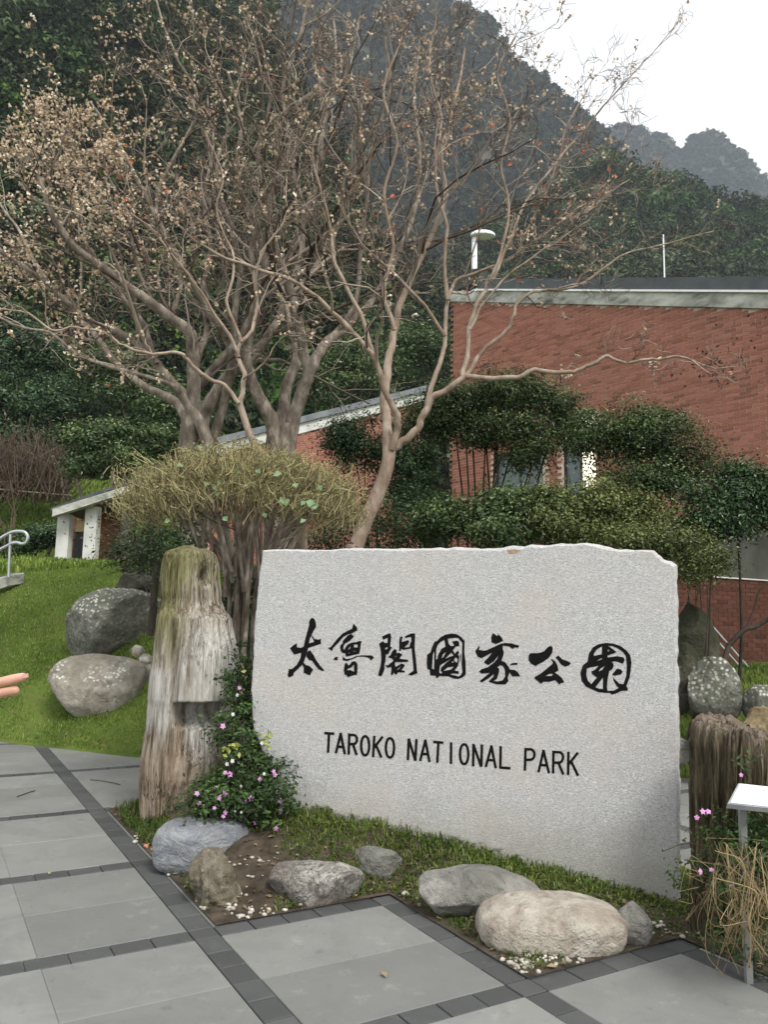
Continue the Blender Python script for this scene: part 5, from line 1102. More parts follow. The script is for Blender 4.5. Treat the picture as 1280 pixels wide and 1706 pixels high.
tD.limb([(398, 672), (370, 640), (335, 622), (312, 600), (300, 588), (245, 588), (205, 576), (175, 555), (130, 545), (85, 548), (40, 520), (0, 515)], YD-.05, YD-.6, .028, .008, 12, .35, Lk=.5)
tD.limb([(398, 596), (384, 565), (355, 520), (330, 480), (290, 430), (250, 380), (200, 340)], YD, YD-.5, .024, .008, 12)
tD.limb([(405, 632), (440, 608), (458, 575), (484, 558), (530, 560)], YD, YD-.3, .014, .006, 6, .3, Lk=.5)
tD.limb([(403, 570), (380, 500), (390, 430), (360, 360), (370, 290), (340, 220)], YD, YD+.3, .022, .008, 12)
tD.done(500, lambda x, y: np.clip(.3-.0008*np.maximum(x-100, 0), .02, .3))

# ================================================================== CLIPPED UMBRELLA SHRUB
us = empty('clipped_shrub'); tag(us, 'wide umbrella-shaped clipped shrub of tan twigs with a few green leaves behind the driftwood trunk', 'shrub')
UY = 6.9; uc = at(403, 832, UY); ua = 222/F*UY; uh = (832-700)/F*UY
T = Tubes(); T2 = Tubes(); ub = np.array([at(400, 1200, UY)[0], UY, float(surf(at(400, 1200, UY)[0], UY))])
mains = []
for k in range(52):
    an = k*2.399+rng.normal()*.2; rr = (rng.random()**.5)*.93; tx = uc[0]+ua*rr*math.cos(an); ty = UY+ua*rr*math.sin(an)*.85
    tz = uc[2]-.02+uh*.55*(1-rr**2)+rng.normal()*.03
    b = ub+np.array([rng.normal()*.13, rng.normal()*.08, 0]); fk = at(405, 960, UY)[2]+rng.normal()*.10
    mid = np.array([b[0]+(tx-b[0])*.12, b[1]+(ty-b[1])*.12, fk]); m2 = np.array([b[0]+(tx-b[0])*.55, b[1]+(ty-b[1])*.55, fk+(tz-fk)*.62+.02])
    if k < 9: Pm = spline([b, (b+mid)/2+rng.normal(size=3)*.02, mid, m2, [tx, ty, tz]], 6); rm = np.linspace(.028, .008, len(Pm))
    else: Pm = spline([mid+rng.normal(size=3)*.05-[0, 0, .1], m2, [tx, ty, tz]], 6); rm = np.linspace(.018, .006, len(Pm))
    T.add(Pm, rm, 7, wob=.04); mains.append(Pm)
T.build('stems', M['bark_grey'], us)
MP = np.concatenate([p_[len(p_)//3:] for p_ in mains])
ntw = 8000; u_ = rng.normal(size=(ntw, 3)); u_ = unit(u_); u_[:, 2] = np.abs(u_[:, 2])*1.05-.32
rad = rng.uniform(.35, 1.0, ntw)**.5
tipw = uc+np.stack([u_[:, 0]*ua*rad, u_[:, 1]*ua*.88*rad, np.where(u_[:, 2] > 0, u_[:, 2]*uh*1.0*rad, u_[:, 2]*uh*.75*rad)], -1)
tipw[:, 2] += .10*fbm(tipw, 3.5, 3, 9)+rng.normal(size=ntw)*.03; low_ = (u_[:, 2] < -.05)&(rng.random(ntw) < .6); tipw[low_, 2] += rng.uniform(.05, .35, low_.sum())
org = uc-np.array([0, 0, uh*1.5]); dr = unit(tipw-org); dr = unit(dr+rng.normal(size=dr.shape)*.55+[0, 0, .18]); ln = rng.uniform(.05, .20, ntw)
for k in range(ntw):
    p1 = tipw[k]; p0 = p1-dr[k]*ln[k]; m_ = (p0+p1)/2+rng.normal(size=3)*.012; T2.add(np.array([p0, m_, p1]), np.array([.0034, .0028, .0020]), 3)
for k in range(700):
    q_ = MP[rng.integers(len(MP))]; j = rng.integers(ntw); p1 = tipw[j]-dr[j]*ln[j]
    if np.linalg.norm(p1-q_) < .6: T2.add(spline([q_, (q_+p1)/2+[0, 0, -.03], p1], 3), .0048, 4)
tag(T2.build('twigs', M['twig_shrub'], us), kind='stuff')
k = rng.integers(0, ntw, 8200); leafmesh(tipw[k]+rng.normal(size=(8200, 3))*.02, rng.normal(size=(8200, 3))+[0, 0, .6], .018*rng.uniform(.6, 1.9, 8200), .012, 'small_leaves', M['oliveleaf'], us)['kind'] = 'stuff'
bl = [(462, 790, 12), (470, 832, 9), (505, 838, 8), (475, 836, 14), (441, 858, 8), (505, 868, 9), (517, 838, 13), (524, 843, 10), (345, 806, 10), (358, 812, 9), (363, 823, 9), (375, 864, 9), (278, 868, 8), (300, 775, 9), (533, 812, 8), (420, 806, 8), (492, 808, 9), (366, 803, 8), (395, 787, 8), (332, 745, 8), (430, 785, 9)]
BC = np.array([at(x, y, UY-ua*.72) for x, y, _ in bl]); leafmesh(BC, np.tile([0, -1., .5], (len(BC), 1))+rng.normal(size=BC.shape)*.35, np.array([s_ for *_, s_ in bl])*1.35/F*6.2, np.array([s_ for *_, s_ in bl])*1.25/F*6.2, 'broad_leaves', M['bigleaf'], us)
reroot(us, tuple(ub))

# thin dark bare shrub left of the trunk
tb = empty('dark_bare_shrub'); tag(tb, 'thin dark bare shrub with one upright stem left of the driftwood trunk', 'shrub')
T = Tubes(); bb = at(257, 985, 9.0); T.add(spline([bb-np.array([0, 0, .5]), bb, at(262, 930, 9), at(258, 870, 9), at(240, 815, 9)], 5), np.linspace(.05, .022, 21), 8, wob=.05); T.build('stem', M['bark_dark'], tb)
T = Tubes()
for k in range(46):
    s_ = at(258+rng.normal()*4, rng.uniform(840, 960), 9.); e_ = at(rng.uniform(165, 250) if rng.random() < .8 else rng.uniform(265, 300), rng.uniform(830, 960), 9+rng.normal()*.4); T.add(spline([s_, (s_+e_)/2+[0, 0, -.05+rng.normal()*.04], e_], 5), np.linspace(.009, .003, 11), 4)
    if k % 2: f_ = (s_+e_)/2; T.add([f_, f_+rng.normal(size=3)*.2], .003, 3)
tag(T.build('twigs', M['bark_dark'], tb), kind='stuff'); C = at(205, 890, 9)+rng.normal(size=(260, 3))*[.33, .2, .25]; leafmesh(C, rng.normal(size=C.shape), .035, .022, 'sparse_leaves', M['lf_rust'], tb)['kind'] = 'stuff'
reroot(tb, tuple(bb))
shrub('dark_bush', 'dark leafy bush in the shade between the driftwood trunk and the slab', 'bush', [E(395, 1010, 38, 90, 7.5, .3), E(405, 1090, 30, 60, 7.3, .3), E(300, 900, 60, 50, 8.6, .4), E(225, 915, 38, 35, 9.6, .3)], gb3(395, 7.5, .1), 120, 60, .045, 'lf_deep', 6, .015, .10)

# ================================================================== TREES AND SHRUBS BEHIND THE MOUND
def bgtree(name, label, ells, px, Y, ncl, per, ls, mat, sig=.4, r0=.12, cat='tree', nst=6):
    return shrub(name, label, cat, ells, (at(px, 900, Y)[0], Y, float(ground(at(px, 900, Y)[0], Y))), ncl, per, ls, mat, nst, r0, sig*.62, 'trees behind the grassy mound', 'bark_grey', .22, 6)
bgtree('dark_leafy_tree', 'dark rounded tree with yellowish tips just behind the pavilion roof', [E(165, 745, 68, 48, 24), E(235, 752, 62, 50, 24), E(200, 790, 80, 42, 23.5), E(270, 745, 40, 45, 24.5)], 200, 24, 240, 90, .115, 'lf_green', .32)
bgtree('wide_green_tree', 'wide bluish-green tree at the left edge above the brown scrub', [E(40, 700, 90, 60, 32), E(110, 680, 70, 50, 33), E(-20, 650, 80, 60, 33), E(60, 745, 60, 40, 31)], 45, 32, 240, 90, .16, 'lf_deep', .5)
bgtree('feathery_tree', 'feathery dark tree at the left edge under the long bare boughs', [E(50, 600, 80, 55, 38), E(-20, 570, 70, 60, 38), E(110, 620, 50, 50, 38)], 50, 38, 220, 90, .18, 'lf_deep', .5)
bgtree('leaning_green_tree', 'mid-green tree in shade between the left trees and the first bare tree', [E(220, 660, 80, 50, 30), E(180, 620, 60, 50, 32), E(270, 700, 55, 40, 29)], 225, 30, 220, 90, .14, 'lf_green', .45, nst=1)
bgtree('vine_covered_tree', 'bright vine-covered tree above the sloping roof between the trunks', [E(565, 625, 45, 55, 36), E(530, 655, 38, 38, 35), E(600, 650, 40, 32, 36), E(680, 590, 55, 55, 40), E(640, 620, 40, 35, 38)], 570, 36, 260, 90, .17, 'lf_green', .5)
bgtree('hedge_row', 'dark clipped hedge beside the pavilion columns', [E(72, 905, 36, 26, 20.5, 1.), E(35, 915, 30, 22, 20.5, 1.), E(100, 900, 20, 26, 20.5, .8), E(200, 905, 30, 30, 22, .6)], 70, 20.5, 120, 80, .075, 'lf_deep', .2, .04, 'hedge')
# brown leafless scrub
sc_ = empty('brown_scrub'); tag(sc_, 'tangle of brown leafless scrub at the left edge above the green bank', 'shrub'); T = Tubes()
for k in range(520):
    x0 = rng.uniform(-40, 115); y0 = rng.uniform(800, 838); p0 = at(x0, y0, 27+rng.normal()*.8); hgt = rng.uniform(.7, 2.0); p1 = p0+[rng.normal()*.45, rng.normal()*.3, hgt]
    T.add(spline([p0, (p0+p1)/2+rng.normal(size=3)*.12, p1], 3), np.linspace(.022, .008, 7), 3)
    for _ in range(2): f_ = p0+(p1-p0)*rng.uniform(.3, .9); T.add([f_, f_+rng.normal(size=3)*[.35, .2, .3]+[0, 0, .3]], .009, 3)
for k in range(24):
    x0 = rng.uniform(-30, 30); p0 = at(x0, rng.uniform(850, 930), 16.5); T.add(spline([p0, p0+[rng.normal()*.1, 0, .4], p0+[rng.normal()*.35, 0, rng.uniform(.6, 1.1)]], 3), np.linspace(.014, .005, 7), 3)
tag(T.build('stems', M['scrub'], sc_), kind='stuff'); reroot(sc_, tuple(at(40, 830, 27)))
T = Tubes(); T.add([at(-40, 812, 26), at(120, 826, 26)], .03, 6)
tag(T.build('bank_rail', M['bark_grey']), 'thin horizontal rail along the top of the green bank at the left edge', 'rail')

# ================================================================== GRASS
def blades(name, P, h, wd, mat, kind='stuff', lean=.45):
    n = len(P); d = rng.uniform(0, 6.283, n); t_ = np.stack([np.cos(d), np.sin(d), 0*d], -1); s_ = np.stack([-np.sin(d), np.cos(d), 0*d], -1)
    h = np.broadcast_to(h, (n,))*rng.uniform(.5, 1.4, n); wd = np.broadcast_to(wd, (n,))*rng.uniform(.7, 1.3, n); le = np.abs(rng.normal(size=n))*lean
    up = np.array([0, 0, 1.]); m_ = P+up*(h*.6)[:, None]+t_*(h*le*.35)[:, None]; e_ = P+up*(h*(1-.3*np.minimum(le, 1)))[:, None]+t_*(h*le)[:, None]
    V = np.stack([P-s_*wd[:, None]*.4, P+s_*wd[:, None]*.4, m_+s_*wd[:, None]*.5, m_-s_*wd[:, None]*.5, e_], 1).reshape(-1, 3)
    i = np.arange(n)[:, None]*5; Fc = np.concatenate([i+[[0, 1, 2]], i+[[0, 2, 3]], i+[[3, 2, 4]]], 1).reshape(-1, 3)
    rv = np.clip(.45+.5*fbm(P, 1.7, 3, 31)+.25*rng.normal(size=n), 0, 1)
    o = mesh(name, V, Fc, M[mat], None, False, rnd=np.repeat(rv, 3)); return tag(o, kind=kind)
n = 170000; yy_ = 8.3+rng.random(n)**1.15*6.4; xx_ = rng.uniform(-.53, -.06, n)*yy_*1.02; k = (yy_ > ye(xx_)+.02); xx_, yy_ = xx_[k], yy_[k]
dn = fbm(np.stack([xx_, yy_, 0*xx_], -1), 2.2, 3, 77); k = rng.random(len(xx_)) < .75+dn; xx_, yy_ = xx_[k], yy_[k]
P = np.stack([xx_, yy_, ground(xx_, yy_)-.005], -1)
g_ = blades('lawn_grass', P, .042, .0085, 'grass'); 
n = 26000; yy_ = rng.uniform(8.4, 12, n); xx_ = rng.uniform(-.05, .60, n)*yy_; k = yy_ > ye(xx_)+.02; P = np.stack([xx_[k], yy_[k], ground(xx_[k], yy_[k])], -1); blades('slope_grass', P, .07, .010, 'bedgrass')
n = 60000; yy_ = rng.uniform(14, 32, n); xx_ = rng.uniform(-.58, -.30, n)*yy_; P = np.stack([xx_, yy_, ground(xx_, yy_)], -1); blades('bank_grass', P, .13, .03, 'grass')
n = 260; yy_ = rng.uniform(9, 13.5, n); xx_ = rng.uniform(-.52, -.22, n)*yy_; k = yy_ > ye(xx_)+.1; C = np.stack([xx_[k], yy_[k], ground(xx_[k], yy_[k])+.03], -1); leafmesh(C, np.tile([0, -.5, 1.], (len(C), 1))+rng.normal(size=C.shape)*.4, .03*rng.uniform(.5, 1.6, len(C)), .018, 'lawn_litter', M['litter'])['kind'] = 'stuff'
# planting bed grass, density by place
n = 150000; a_ = rng.uniform(-3.0, 2.68, n); b_ = rng.uniform(.14, 4.5, n); k = inbed(a_, b_); a_, b_ = a_[k], b_[k]; XY = O2+a_[:, None]*A2+b_[:, None]*B2
D_ = np.concatenate([XY, soil(XY[:, 0], XY[:, 1])[:, None]], 1); Dd = D_-EYE; zz = Dd@_f; px_ = 640+F*(Dd@_R)/zz; py_ = 853-F*(Dd@_U)/zz
def blob(cx, cy, rx, ry): return np.exp(-(((px_-cx)/rx)**2+((py_-cy)/ry)**2))
s__ = ((XY[:, 0]-SR[0])*SD[0]+(XY[:, 1]-SR[1])*SD[1])/2.5; q__ = (XY[:, 0]-SR[0])*SN[0]+(XY[:, 1]-SR[1])*SN[1]
den = 1.3*np.exp(-(np.maximum(q__-.05, 0)/.42)**2)*(s__ > -.5)*(s__ < 1.05)+.9*blob(235, 1375, 50, 30)+.55*blob(300, 1440, 30, 50)+.6*blob(330, 1500, 40, 30)+.55*blob(480, 1505, 60, 25)+.8*blob(620, 1470, 90, 40)+.45*blob(760, 1560, 70, 40)+.2*blob(540, 1400, 120, 40)+.45*blob(900, 1600, 80, 18)+.5*blob(1100, 1530, 40, 40)
den = den-.55*blob(1090, 1520, 110, 45); den = den-1.4*blob(420, 1450, 38, 70)-1.0*blob(400, 1530, 60, 20)-.5*blob(450, 1400, 50, 22)
nn_ = fbm(np.stack([XY[:, 0], XY[:, 1], 0*a_], -1), 6, 3, 55); k = rng.random(len(a_)) < np.clip(den+nn_*.35, .0, 1); P = D_[k]; e__ = edged(a_[k], b_[k]); 
near = np.clip(1-(q__[k])/.25, 0, 1); blades('bed_grass', P[e__ > .015], ((.028+.034*near)*(.45+.55*sstep(0, .35, s__[k])))[e__ > .015], .0075, 'bedgrass', lean=.9)
# leaf litter in the bed and a few on the paving
k = rng.integers(0, len(D_), 2600); C = D_[k]+[0, 0, .012]; leafmesh(C, np.tile([0, 0, 1.], (len(C), 1))+rng.normal(size=C.shape)*.3, .035*rng.uniform(.5, 1.4, len(C)), .018, 'leaf_litter', M['litter'])['kind'] = 'stuff'
def pebbles(name, C, s_, mat, seed=0, kind='stuff'):
    bm = bmesh.new(); bmesh.ops.create_icosphere(bm, subdivisions=1, radius=1); Vs = np.array([v.co[:] for v in bm.verts]); Fs = np.array([[v.index for v in f.verts] for f in bm.faces]); bm.free()
    n = len(C); sc = s_[:, None]*rng.uniform(.6, 1.2, (n, 3))*[1, 1, .6]; a = rng.uniform(0, 6.28, n); R_ = np.zeros((n, 3, 3)); R_[:, 0, 0] = np.cos(a); R_[:, 0, 1] = -np.sin(a); R_[:, 1, 0] = np.sin(a); R_[:, 1, 1] = np.cos(a); R_[:, 2, 2] = 1
    V = (Vs[None]*(1+rng.normal(size=(n, len(Vs), 1))*.1)*sc[:, None])@R_.transpose(0, 2, 1)+C[:, None]; Fc = (Fs[None]+np.arange(n)[:, None, None]*len(Vs)).reshape(-1, 3)
    o = mesh(name, V.reshape(-1, 3), Fc, M[mat], None, True); return tag(o, kind=kind)
pc = []
for cx, cy, rx, ry, m_ in ((282, 1440, 22, 20, 110), (262, 1425, 8, 8, 16), (238, 1412, 14, 8, 14), (225, 1398, 6, 4, 8), (868, 1612, 28, 10, 40), (900, 1598, 60, 8, 24), (390, 1450, 60, 40, 40), (440, 1520, 90, 14, 40), (1080, 1560, 60, 20, 30), (700, 1500, 40, 8, 10), (960, 1606, 60, 8, 20)):
    for _ in range(m_):
        h_ = hit(cx+rng.normal()*rx*.6, cy+rng.normal()*ry*.6, 3, 8); 
        if inbed(*toab(h_[0], h_[1])): pc.append(h_)
pc = np.array(pc); pebbles('gravel', pc+[0, 0, .004], rng.uniform(.006, .019, len(pc)), 'pebble')
for k, (x, y, s_, lb) in enumerate(((388, 1517, .024, 'white pebble on bare soil near the front corner of the bed, left of its pair'), (401, 1529, .024, 'white pebble on bare soil nearest the dark paving corner'), (675, 1492, .022, 'lone white pebble at the bed edge below the small grey rock'), (225, 1405, .02, 'white pebble beside the dark blocks at the left of the bed'))):
    h_ = hit(x, y, 3, 8); o = pebbles('pebble', np.array([[0, 0, 0.]]), np.array([s_]), 'pebble', kind=None); o.location = h_+[0, 0, .01]; tag(o, lb, 'pebble', 'white pebbles in the bed')
fallen = [(243, 1412, 'orange-red fallen leaf beside the blue-grey boulder', 'redleaf', .055), (640, 1627, 'curled tan dead leaf on the grey paving in front of the bed', 'litter', .05), (82, 1458, 'small pale yellow fallen leaf on the paving strip at the left', 'limeleaf', .03), (920, 1614, 'brown curled leaf at the foot of the big cream rock', 'litter', .05)]
for x, y, lb, mt, s_ in fallen:
    h_ = hit(x, y, 3, 9); o = leafmesh(np.array([[0, 0, .0]]), np.array([[.1, -.2, 1.]]), s_, s_*.6, 'fallen_leaf', M[mt], rnd=[.9]); o.location = h_+[0, 0, .012]; tag(o, lb, 'leaf')
for x, y, x2, y2, lb in ((150, 1299, 200, 1307, 'thin dark twig on the far paving left of the trunk'), (28, 1327, 58, 1317, 'short dark twig on the paving at the left edge'), (520, 1597, 560, 1600, None)):
    if lb: T = Tubes(); p0 = onz(x, y, .008); p1 = onz(x2, y2, .008); T.add(spline([p0, (p0+p1)/2+[0, .03, 0], p1], 4), .004, 5); tag(T.build('fallen_twig', M['bark_dark']), lb, 'twig')
spk = rng.random((420, 2))*[1280, 330]+[0, 1300]; C = np.array([onz(x, y, .004) for x, y in spk]); ia, ib = toab(C[:, 0], C[:, 1]); C = C[~inbed(ia, ib)]; leafmesh(C, np.tile([0, 0, 1.], (len(C), 1)), rng.uniform(.004, .014, len(C)), .005, 'paving_debris', M['litter'])['kind'] = 'stuff'

# ================================================================== FLOWERING PLANTS
def flowers(name, pts, Yf, mat, parent, s_=.019):
    for x, y in pts:
        c = at(x, y, Yf+rng.normal()*.05); th = np.arange(5)*2*math.pi/5+rng.random()*6; tl = unit(np.array([rng.normal()*.4, -1, .5+rng.normal()*.3])); u = unit(np.cross(tl, [0, 0, 1.])); v = np.cross(u, tl)
        dv = np.cos(th)[:, None]*u+np.sin(th)[:, None]*v; k_ = s_*rng.uniform(.75, 1.15); leafmesh(c+dv*k_*.5, np.tile(tl, (5, 1))+rng.normal(size=(5, 3))*.2, k_, k_*.75, name, M[mat], parent, rnd=rng.random(5)*.5+.3, up=dv)
fp = empty('flowering_plant'); tag(fp, 'leafy green plant with small pink flowers between the driftwood trunk and the slab', 'plant'); fy = 5.35
crown('foliage', [E(400, 1255, 42, 70, fy+.25, .2), E(430, 1285, 34, 50, fy+.1, .2), E(400, 1180, 22, 60, fy+.5, .15), E(395, 1320, 66, 36, fy, .22), E(445, 1335, 40, 26, fy-.15, .15), E(360, 1335, 35, 22, fy-.1, .15), E(405, 1120, 14, 45, fy+.6, .1)], 330, 34, .034, M['lf_herb'], fp, .045)
T = Tubes(); fb = hit(405, 1375)
for k in range(34):
    e_ = at(rng.uniform(350, 455), rng.uniform(1180, 1360), fy+rng.normal()*.15); T.add(spline([fb+rng.normal(size=3)*[.12, .05, 0], (fb+e_)/2+rng.normal(size=3)*.04, e_], 5), np.linspace(.003, .0016, 11), 4)
T.build('stems', M['bark_dark'], fp)
flowers('pink_flower', [(399, 1146), (371, 1210), (375, 1287), (383, 1290), (375, 1321), (366, 1329), (357, 1346), (375, 1354), (372, 1360), (418, 1330), (408, 1336), (433, 1298), (456, 1285), (458, 1291), (459, 1320), (466, 1334), (468, 1349), (467, 1353), (426, 1370), (460, 1380), (469, 1383), (497, 1386), (328, 1322), (332, 1338)], fy-.22, 'fl_pink', fp)
flowers('white_flower', [(395, 1158), (401, 1310), (387, 1268), (378, 1273), (440, 1289), (359, 1312), (391, 1352), (402, 1353), (388, 1190), (450, 1232), (436, 1238)], fy-.2, 'fl_white', fp, .014)
C = np.array([at(388+rng.normal()*9, 1248+rng.normal()*5, fy-.2) for _ in range(16)]+[at(445+rng.normal()*6, 1235+rng.normal()*7, fy-.2) for _ in range(10)]+[at(406, 1118, fy), at(410, 1128, fy)]); leafmesh(C, rng.normal(size=C.shape)+[0, -1, 1], .04, .024, 'light_leaves', M['limeleaf'], fp)['kind'] = 'stuff'
reroot(fp, tuple(fb))
rp = empty('flowering_vine'); tag(rp, 'tangle of dry tan vines with pink flowers around the right stump', 'plant'); ry_ = 3.85
crown('foliage', [E(1225, 1400, 42, 30, ry_, .12), E(1262, 1425, 45, 36, ry_+.05, .15), E(1262, 1470, 40, 60, ry_-.30, .05), E(1240, 1560, 40, 40, ry_-.02, .12), E(1215, 1445, 40, 26, ry_-.05, .12), E(1290, 1390, 40, 40, ry_+.1, .15), E(1255, 1275, 30, 12, ry_+.0, .05), E(1150, 1470, 14, 22, ry_+.1, .05)], 150, 26, .026, M['lf_herb'], rp, .034)
T = Tubes()
for k in range(130):
    x0 = rng.uniform(1190, 1310); y0 = rng.uniform(1400, 1500); xe = x0+rng.normal()*32+22; ye_ = rng.uniform(1490, 1625); xe = max(xe, 1165+rng.random()*25); hm_ = (max(1160+rng.random()*20, (x0+xe)/2+rng.normal()*30), (y0+ye_)/2+rng.normal()*22+15)
    Y_ = ry_-.30+rng.normal()*.10; P_ = spline([at(x0, y0, Y_), at(*hm_, Y_-.05), at(xe, ye_, Y_)], 7); P_[:, 2] = np.maximum(P_[:, 2], surf(P_[:, 0], P_[:, 1])+.004); T.add(P_, .0012*rng.uniform(.7, 1.8), 4)
for k in range(46):
    x0 = rng.uniform(1150, 1290); y0 = rng.uniform(1430, 1520); Y_ = ry_-.15; T.add(spline([at(x0, y0, Y_), at(max(1145, x0+rng.normal()*25), y0+rng.normal()*20-8, Y_-.04), at(max(1130, x0+rng.normal()*45), y0+rng.normal()*30, Y_)], 6), .0012, 4)
T.add(spline([at(1105, 1418, 3.95), at(1150, 1405, 3.9), at(1190, 1425, 3.85), at(1210, 1480, 3.8)], 8), .0018, 4)
tag(T.build('vines', M['vine'], rp), kind='stuff')
flowers('pink_flower', [(1181, 1352), (1172, 1352), (1162, 1362), (1186, 1449), (1217, 1466), (1222, 1462), (1218, 1472), (1275, 1490), (1236, 1291), (1168, 1452)], ry_-.25, 'fl_pink', rp, .014)
reroot(rp, tuple(hit(1240, 1590, 3, 6)))
# dark bare branch in front of the low brick wall
T = Tubes(); T.add(spline([at(1215, 1075, 8.8), at(1240, 1050, 8.8), at(1262, 1043, 8.8), at(1295, 1020, 8.8), at(1340, 980, 8.9)], 6), np.linspace(.03, .018, 25), 7); T.add(spline([at(1243, 1048, 8.8), at(1256, 1020, 8.8), at(1266, 985, 8.8), at(1290, 960, 8.8)], 5), np.linspace(.014, .007, 16), 6); T.add(spline([at(1200, 1130, 8.8), at(1215, 1075, 8.8)], 5), .03, 7)
tag(T.build('bare_branch', M['bark_dark']), 'dark bare forked branch in front of the low brick wall at the right edge', 'branch')

# ================================================================== PERSON (only the pointing hand reaches into the frame)
pr = empty('person'); tag(pr, 'pointing hand of a person reaching in from the left edge, in a dark jacket', 'person')
def skin(name, pts, edges, rad, mat, parent, sub=2):
    me = bpy.data.meshes.new(name); me.from_pydata([tuple(map(float, p)) for p in pts], edges, []); o = bpy.data.objects.new(name, me); COL.objects.link(o); o.parent = parent
    sk = o.modifiers.new('skin', 'SKIN'); sk.use_smooth_shade = True
    for i_, r_ in enumerate(rad): me.skin_vertices[0].data[i_].radius = (r_, r_) if not isinstance(r_, tuple) else r_
    me.skin_vertices[0].data[0].use_root = True
    ss = o.modifiers.new('subsurf', 'SUBSURF'); ss.levels = sub; ss.render_levels = sub; me.materials.append(M[mat]); return o
HYp = 1.3; tip = at(55, 1122, HYp); d1 = unit(at(55, 1122, HYp)-at(-40, 1143, HYp)); 
kn = at(-62, 1148, HYp)      # index knuckle
wr = kn-d1*.095+np.array([0, .01, -.012])
elb = np.array([-1.06, 1.12, 1.10]); sh_ = np.array([-1.22, .86, 1.34]); px0 = -1.30; pyy = .70
body = [(px0, pyy, .92), (px0, pyy, 1.12), (px0, pyy, 1.32), (px0, pyy, 1.42), (px0+.015, pyy, 1.50), (px0+.02, pyy, 1.575), (px0+.005, pyy, 1.645),
        tuple(sh_), tuple(elb), tuple(wr-unit(wr-elb)*.03), (px0-.02, pyy-.19, 1.34), (px0-.02, pyy-.24, 1.08), (px0+.05, pyy-.22, .86),
        (px0, pyy+.09, .88), (px0+.02, pyy+.10, .50), (px0, pyy+.10, .08), (px0, pyy-.09, .88), (px0+.02, pyy-.10, .50), (px0, pyy-.10, .08), (px0+.14, pyy+.11, .035), (px0+.14, pyy-.11, .035)]
be = [(0, 1), (1, 2), (2, 3), (3, 4), (4, 5), (5, 6), (2, 7), (7, 8), (8, 9), (2, 10), (10, 11), (11, 12), (0, 13), (13, 14), (14, 15), (0, 16), (16, 17), (17, 18), (15, 19), (18, 20)]
brd = [.11, .10, .10, .052, .060, .082, .074, .045, .032, .024, .045, .030, .026, .085, .058, .042, .085, .058, .042, .035, .035]
skin('body', body, be, brd, 'skin', pr)
jk = [(px0, pyy, .86), (px0, pyy, 1.12), (px0, pyy, 1.33), (px0, pyy, 1.42), tuple(sh_), tuple(elb), tuple(elb+(wr-elb)*.72), (px0-.02, pyy-.19, 1.34), (px0-.02, pyy-.24, 1.08), (px0+.04, pyy-.22, .90)]
skin('jacket', jk, [(0, 1), (1, 2), (2, 3), (2, 4), (4, 5), (5, 6), (2, 7), (7, 8), (8, 9)], [.175, .165, .175, .085, .078, .062, .048, .078, .058, .045], 'cloth', pr)
skin('trousers', [(px0, pyy, .90), (px0, pyy+.09, .84), (px0+.02, pyy+.10, .48), (px0, pyy+.10, .12), (px0, pyy-.09, .84), (px0+.02, pyy-.10, .48), (px0, pyy-.10, .12)], [(0, 1), (1, 2), (2, 3), (0, 4), (4, 5), (5, 6)], [.16, .10, .072, .058, .10, .072, .058], 'frame_dark', pr)
def ball(name, c, s_, mat, cut=None):
    bm = bmesh.new(); bmesh.ops.create_icosphere(bm, subdivisions=4, radius=1)
    if cut: bmesh.ops.delete(bm, geom=[v for v in bm.verts if cut(v.co)], context='VERTS')
    for v in bm.verts: v.co = Vector((v.co.x*s_[0], v.co.y*s_[1], v.co.z*s_[2]))*(1+.015*mnoise.noise(v.co*6))
    me = bpy.data.meshes.new(name); bm.to_mesh(me); bm.free(); me.polygons.foreach_set('use_smooth', np.ones(len(me.polygons), bool)); me.materials.append(M[mat])
    o = bpy.data.objects.new(name, me); COL.objects.link(o); o.parent = pr; o.location = c; return o
ball('hair', (px0-.004, pyy, 1.632), (.103, .094, .105), 'hair', lambda c: c.x > .25 and c.z < .55 or c.z < -.75)
for sy_ in (-1, 1):
    ball('ear', (px0+.01, pyy+sy_*.083, 1.585), (.017, .010, .030), 'skin'); ball('eye', (px0+.078, pyy+sy_*.028, 1.600), (.008, .012, .006), 'frame_dark')
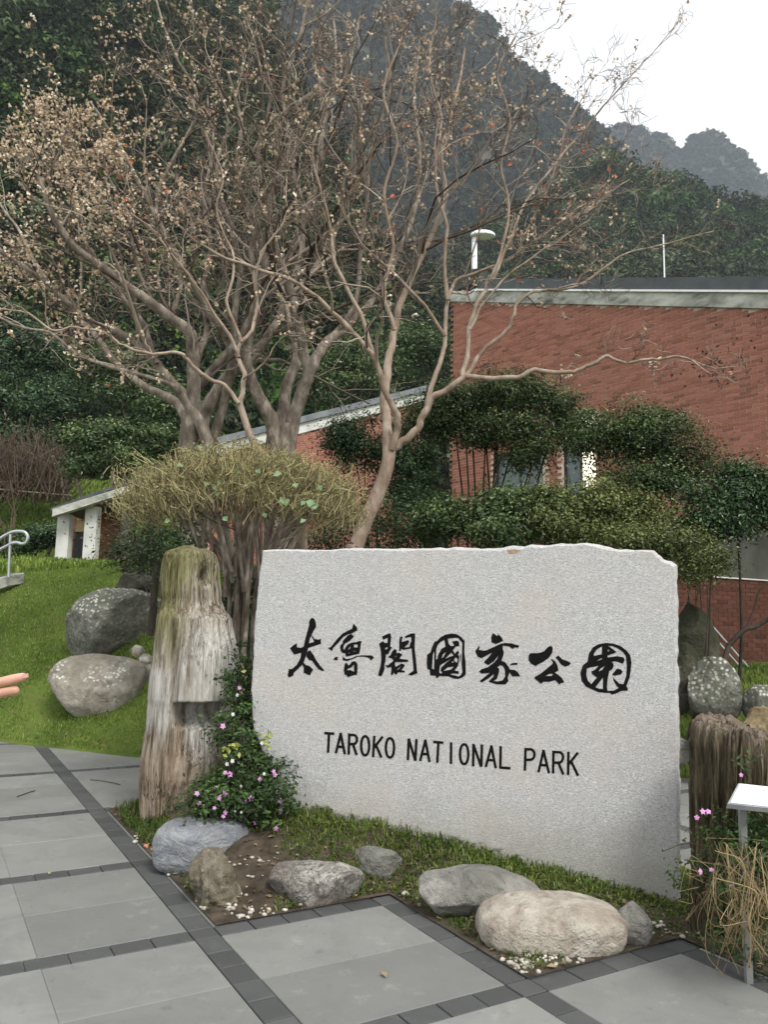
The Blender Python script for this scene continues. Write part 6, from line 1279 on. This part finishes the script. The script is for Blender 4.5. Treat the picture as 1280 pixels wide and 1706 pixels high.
ball('nose', (px0+.086, pyy, 1.575), (.014, .010, .018), 'skin'); ball('mouth', (px0+.074, pyy, 1.542), (.008, .020, .005), 'lip')
# hand
sdv = np.array([.15, -.1, -1.]); sdv = unit(sdv-d1*(sdv@d1))     # across the palm, downwards
pal = wr+d1*.045+sdv*.012
skin('hand', [wr, pal, kn+sdv*.03, kn+sdv*.0], [(0, 1), (1, 2), (1, 3)], [.026, .030, .023, .016], 'skin', pr)
def finger(base, dirs, lens, rads, nm='finger'):
    P_ = [np.array(base)]; 
    for dd, l_ in zip(dirs, lens): P_.append(P_[-1]+unit(dd)*l_)
    skin(nm, P_, [(i_, i_+1) for i_ in range(len(P_)-1)], rads, 'skin', pr)
L_ = np.linalg.norm(tip-kn)
finger(kn-d1*.012, [d1+sdv*.05, d1+sdv*.03, d1, d1, d1-sdv*.03, d1-sdv*.02], [L_*.30, L_*.16, L_*.16, L_*.14, L_*.14, L_*.12], [.0100, .0086, .0096, .0082, .0090, .0082, .0064])
cam_d = np.array([0, -1., 0])
finger(kn+sdv*.0165+cam_d*-.004-d1*.01, [d1+sdv*.03, d1+sdv*.05, d1+sdv*.08], [L_*.46, L_*.28, L_*.12], [.0098, .0092, .0086, .0075])
finger(kn+sdv*.041-d1*.012, [d1+sdv*.25, d1*.4+sdv*.8+cam_d*.5, -d1*.7+sdv*.3+cam_d*.4], [.040, .025, .018], [.0094, .0090, .0084, .0074])
finger(kn+sdv*.057-d1*.018, [d1+sdv*.35, d1*.2+sdv*.8+cam_d*.6, -d1*.8+cam_d*.4], [.032, .02, .016], [.0084, .0080, .0076, .0068])
finger(wr+d1*.03+cam_d*.012, [d1*.7+cam_d*.6-sdv*.3, d1+cam_d*.2, d1+sdv*.15], [.035, .032, .026], [.013, .0112, .0105, .009])
q = MB(); tl_ = tip-d1*.006; q.box(tl_-d1*.004+cam_d*.0066+sdv*.001, .0045, .0006, .0032, [d1, cam_d, np.cross(d1, cam_d)]); q.build('fingernail', simple('nail', (.62, .30, .28), (.66, .36, .32), 40, .3, .5, 0), pr)
reroot(pr, (px0, pyy, 0.))
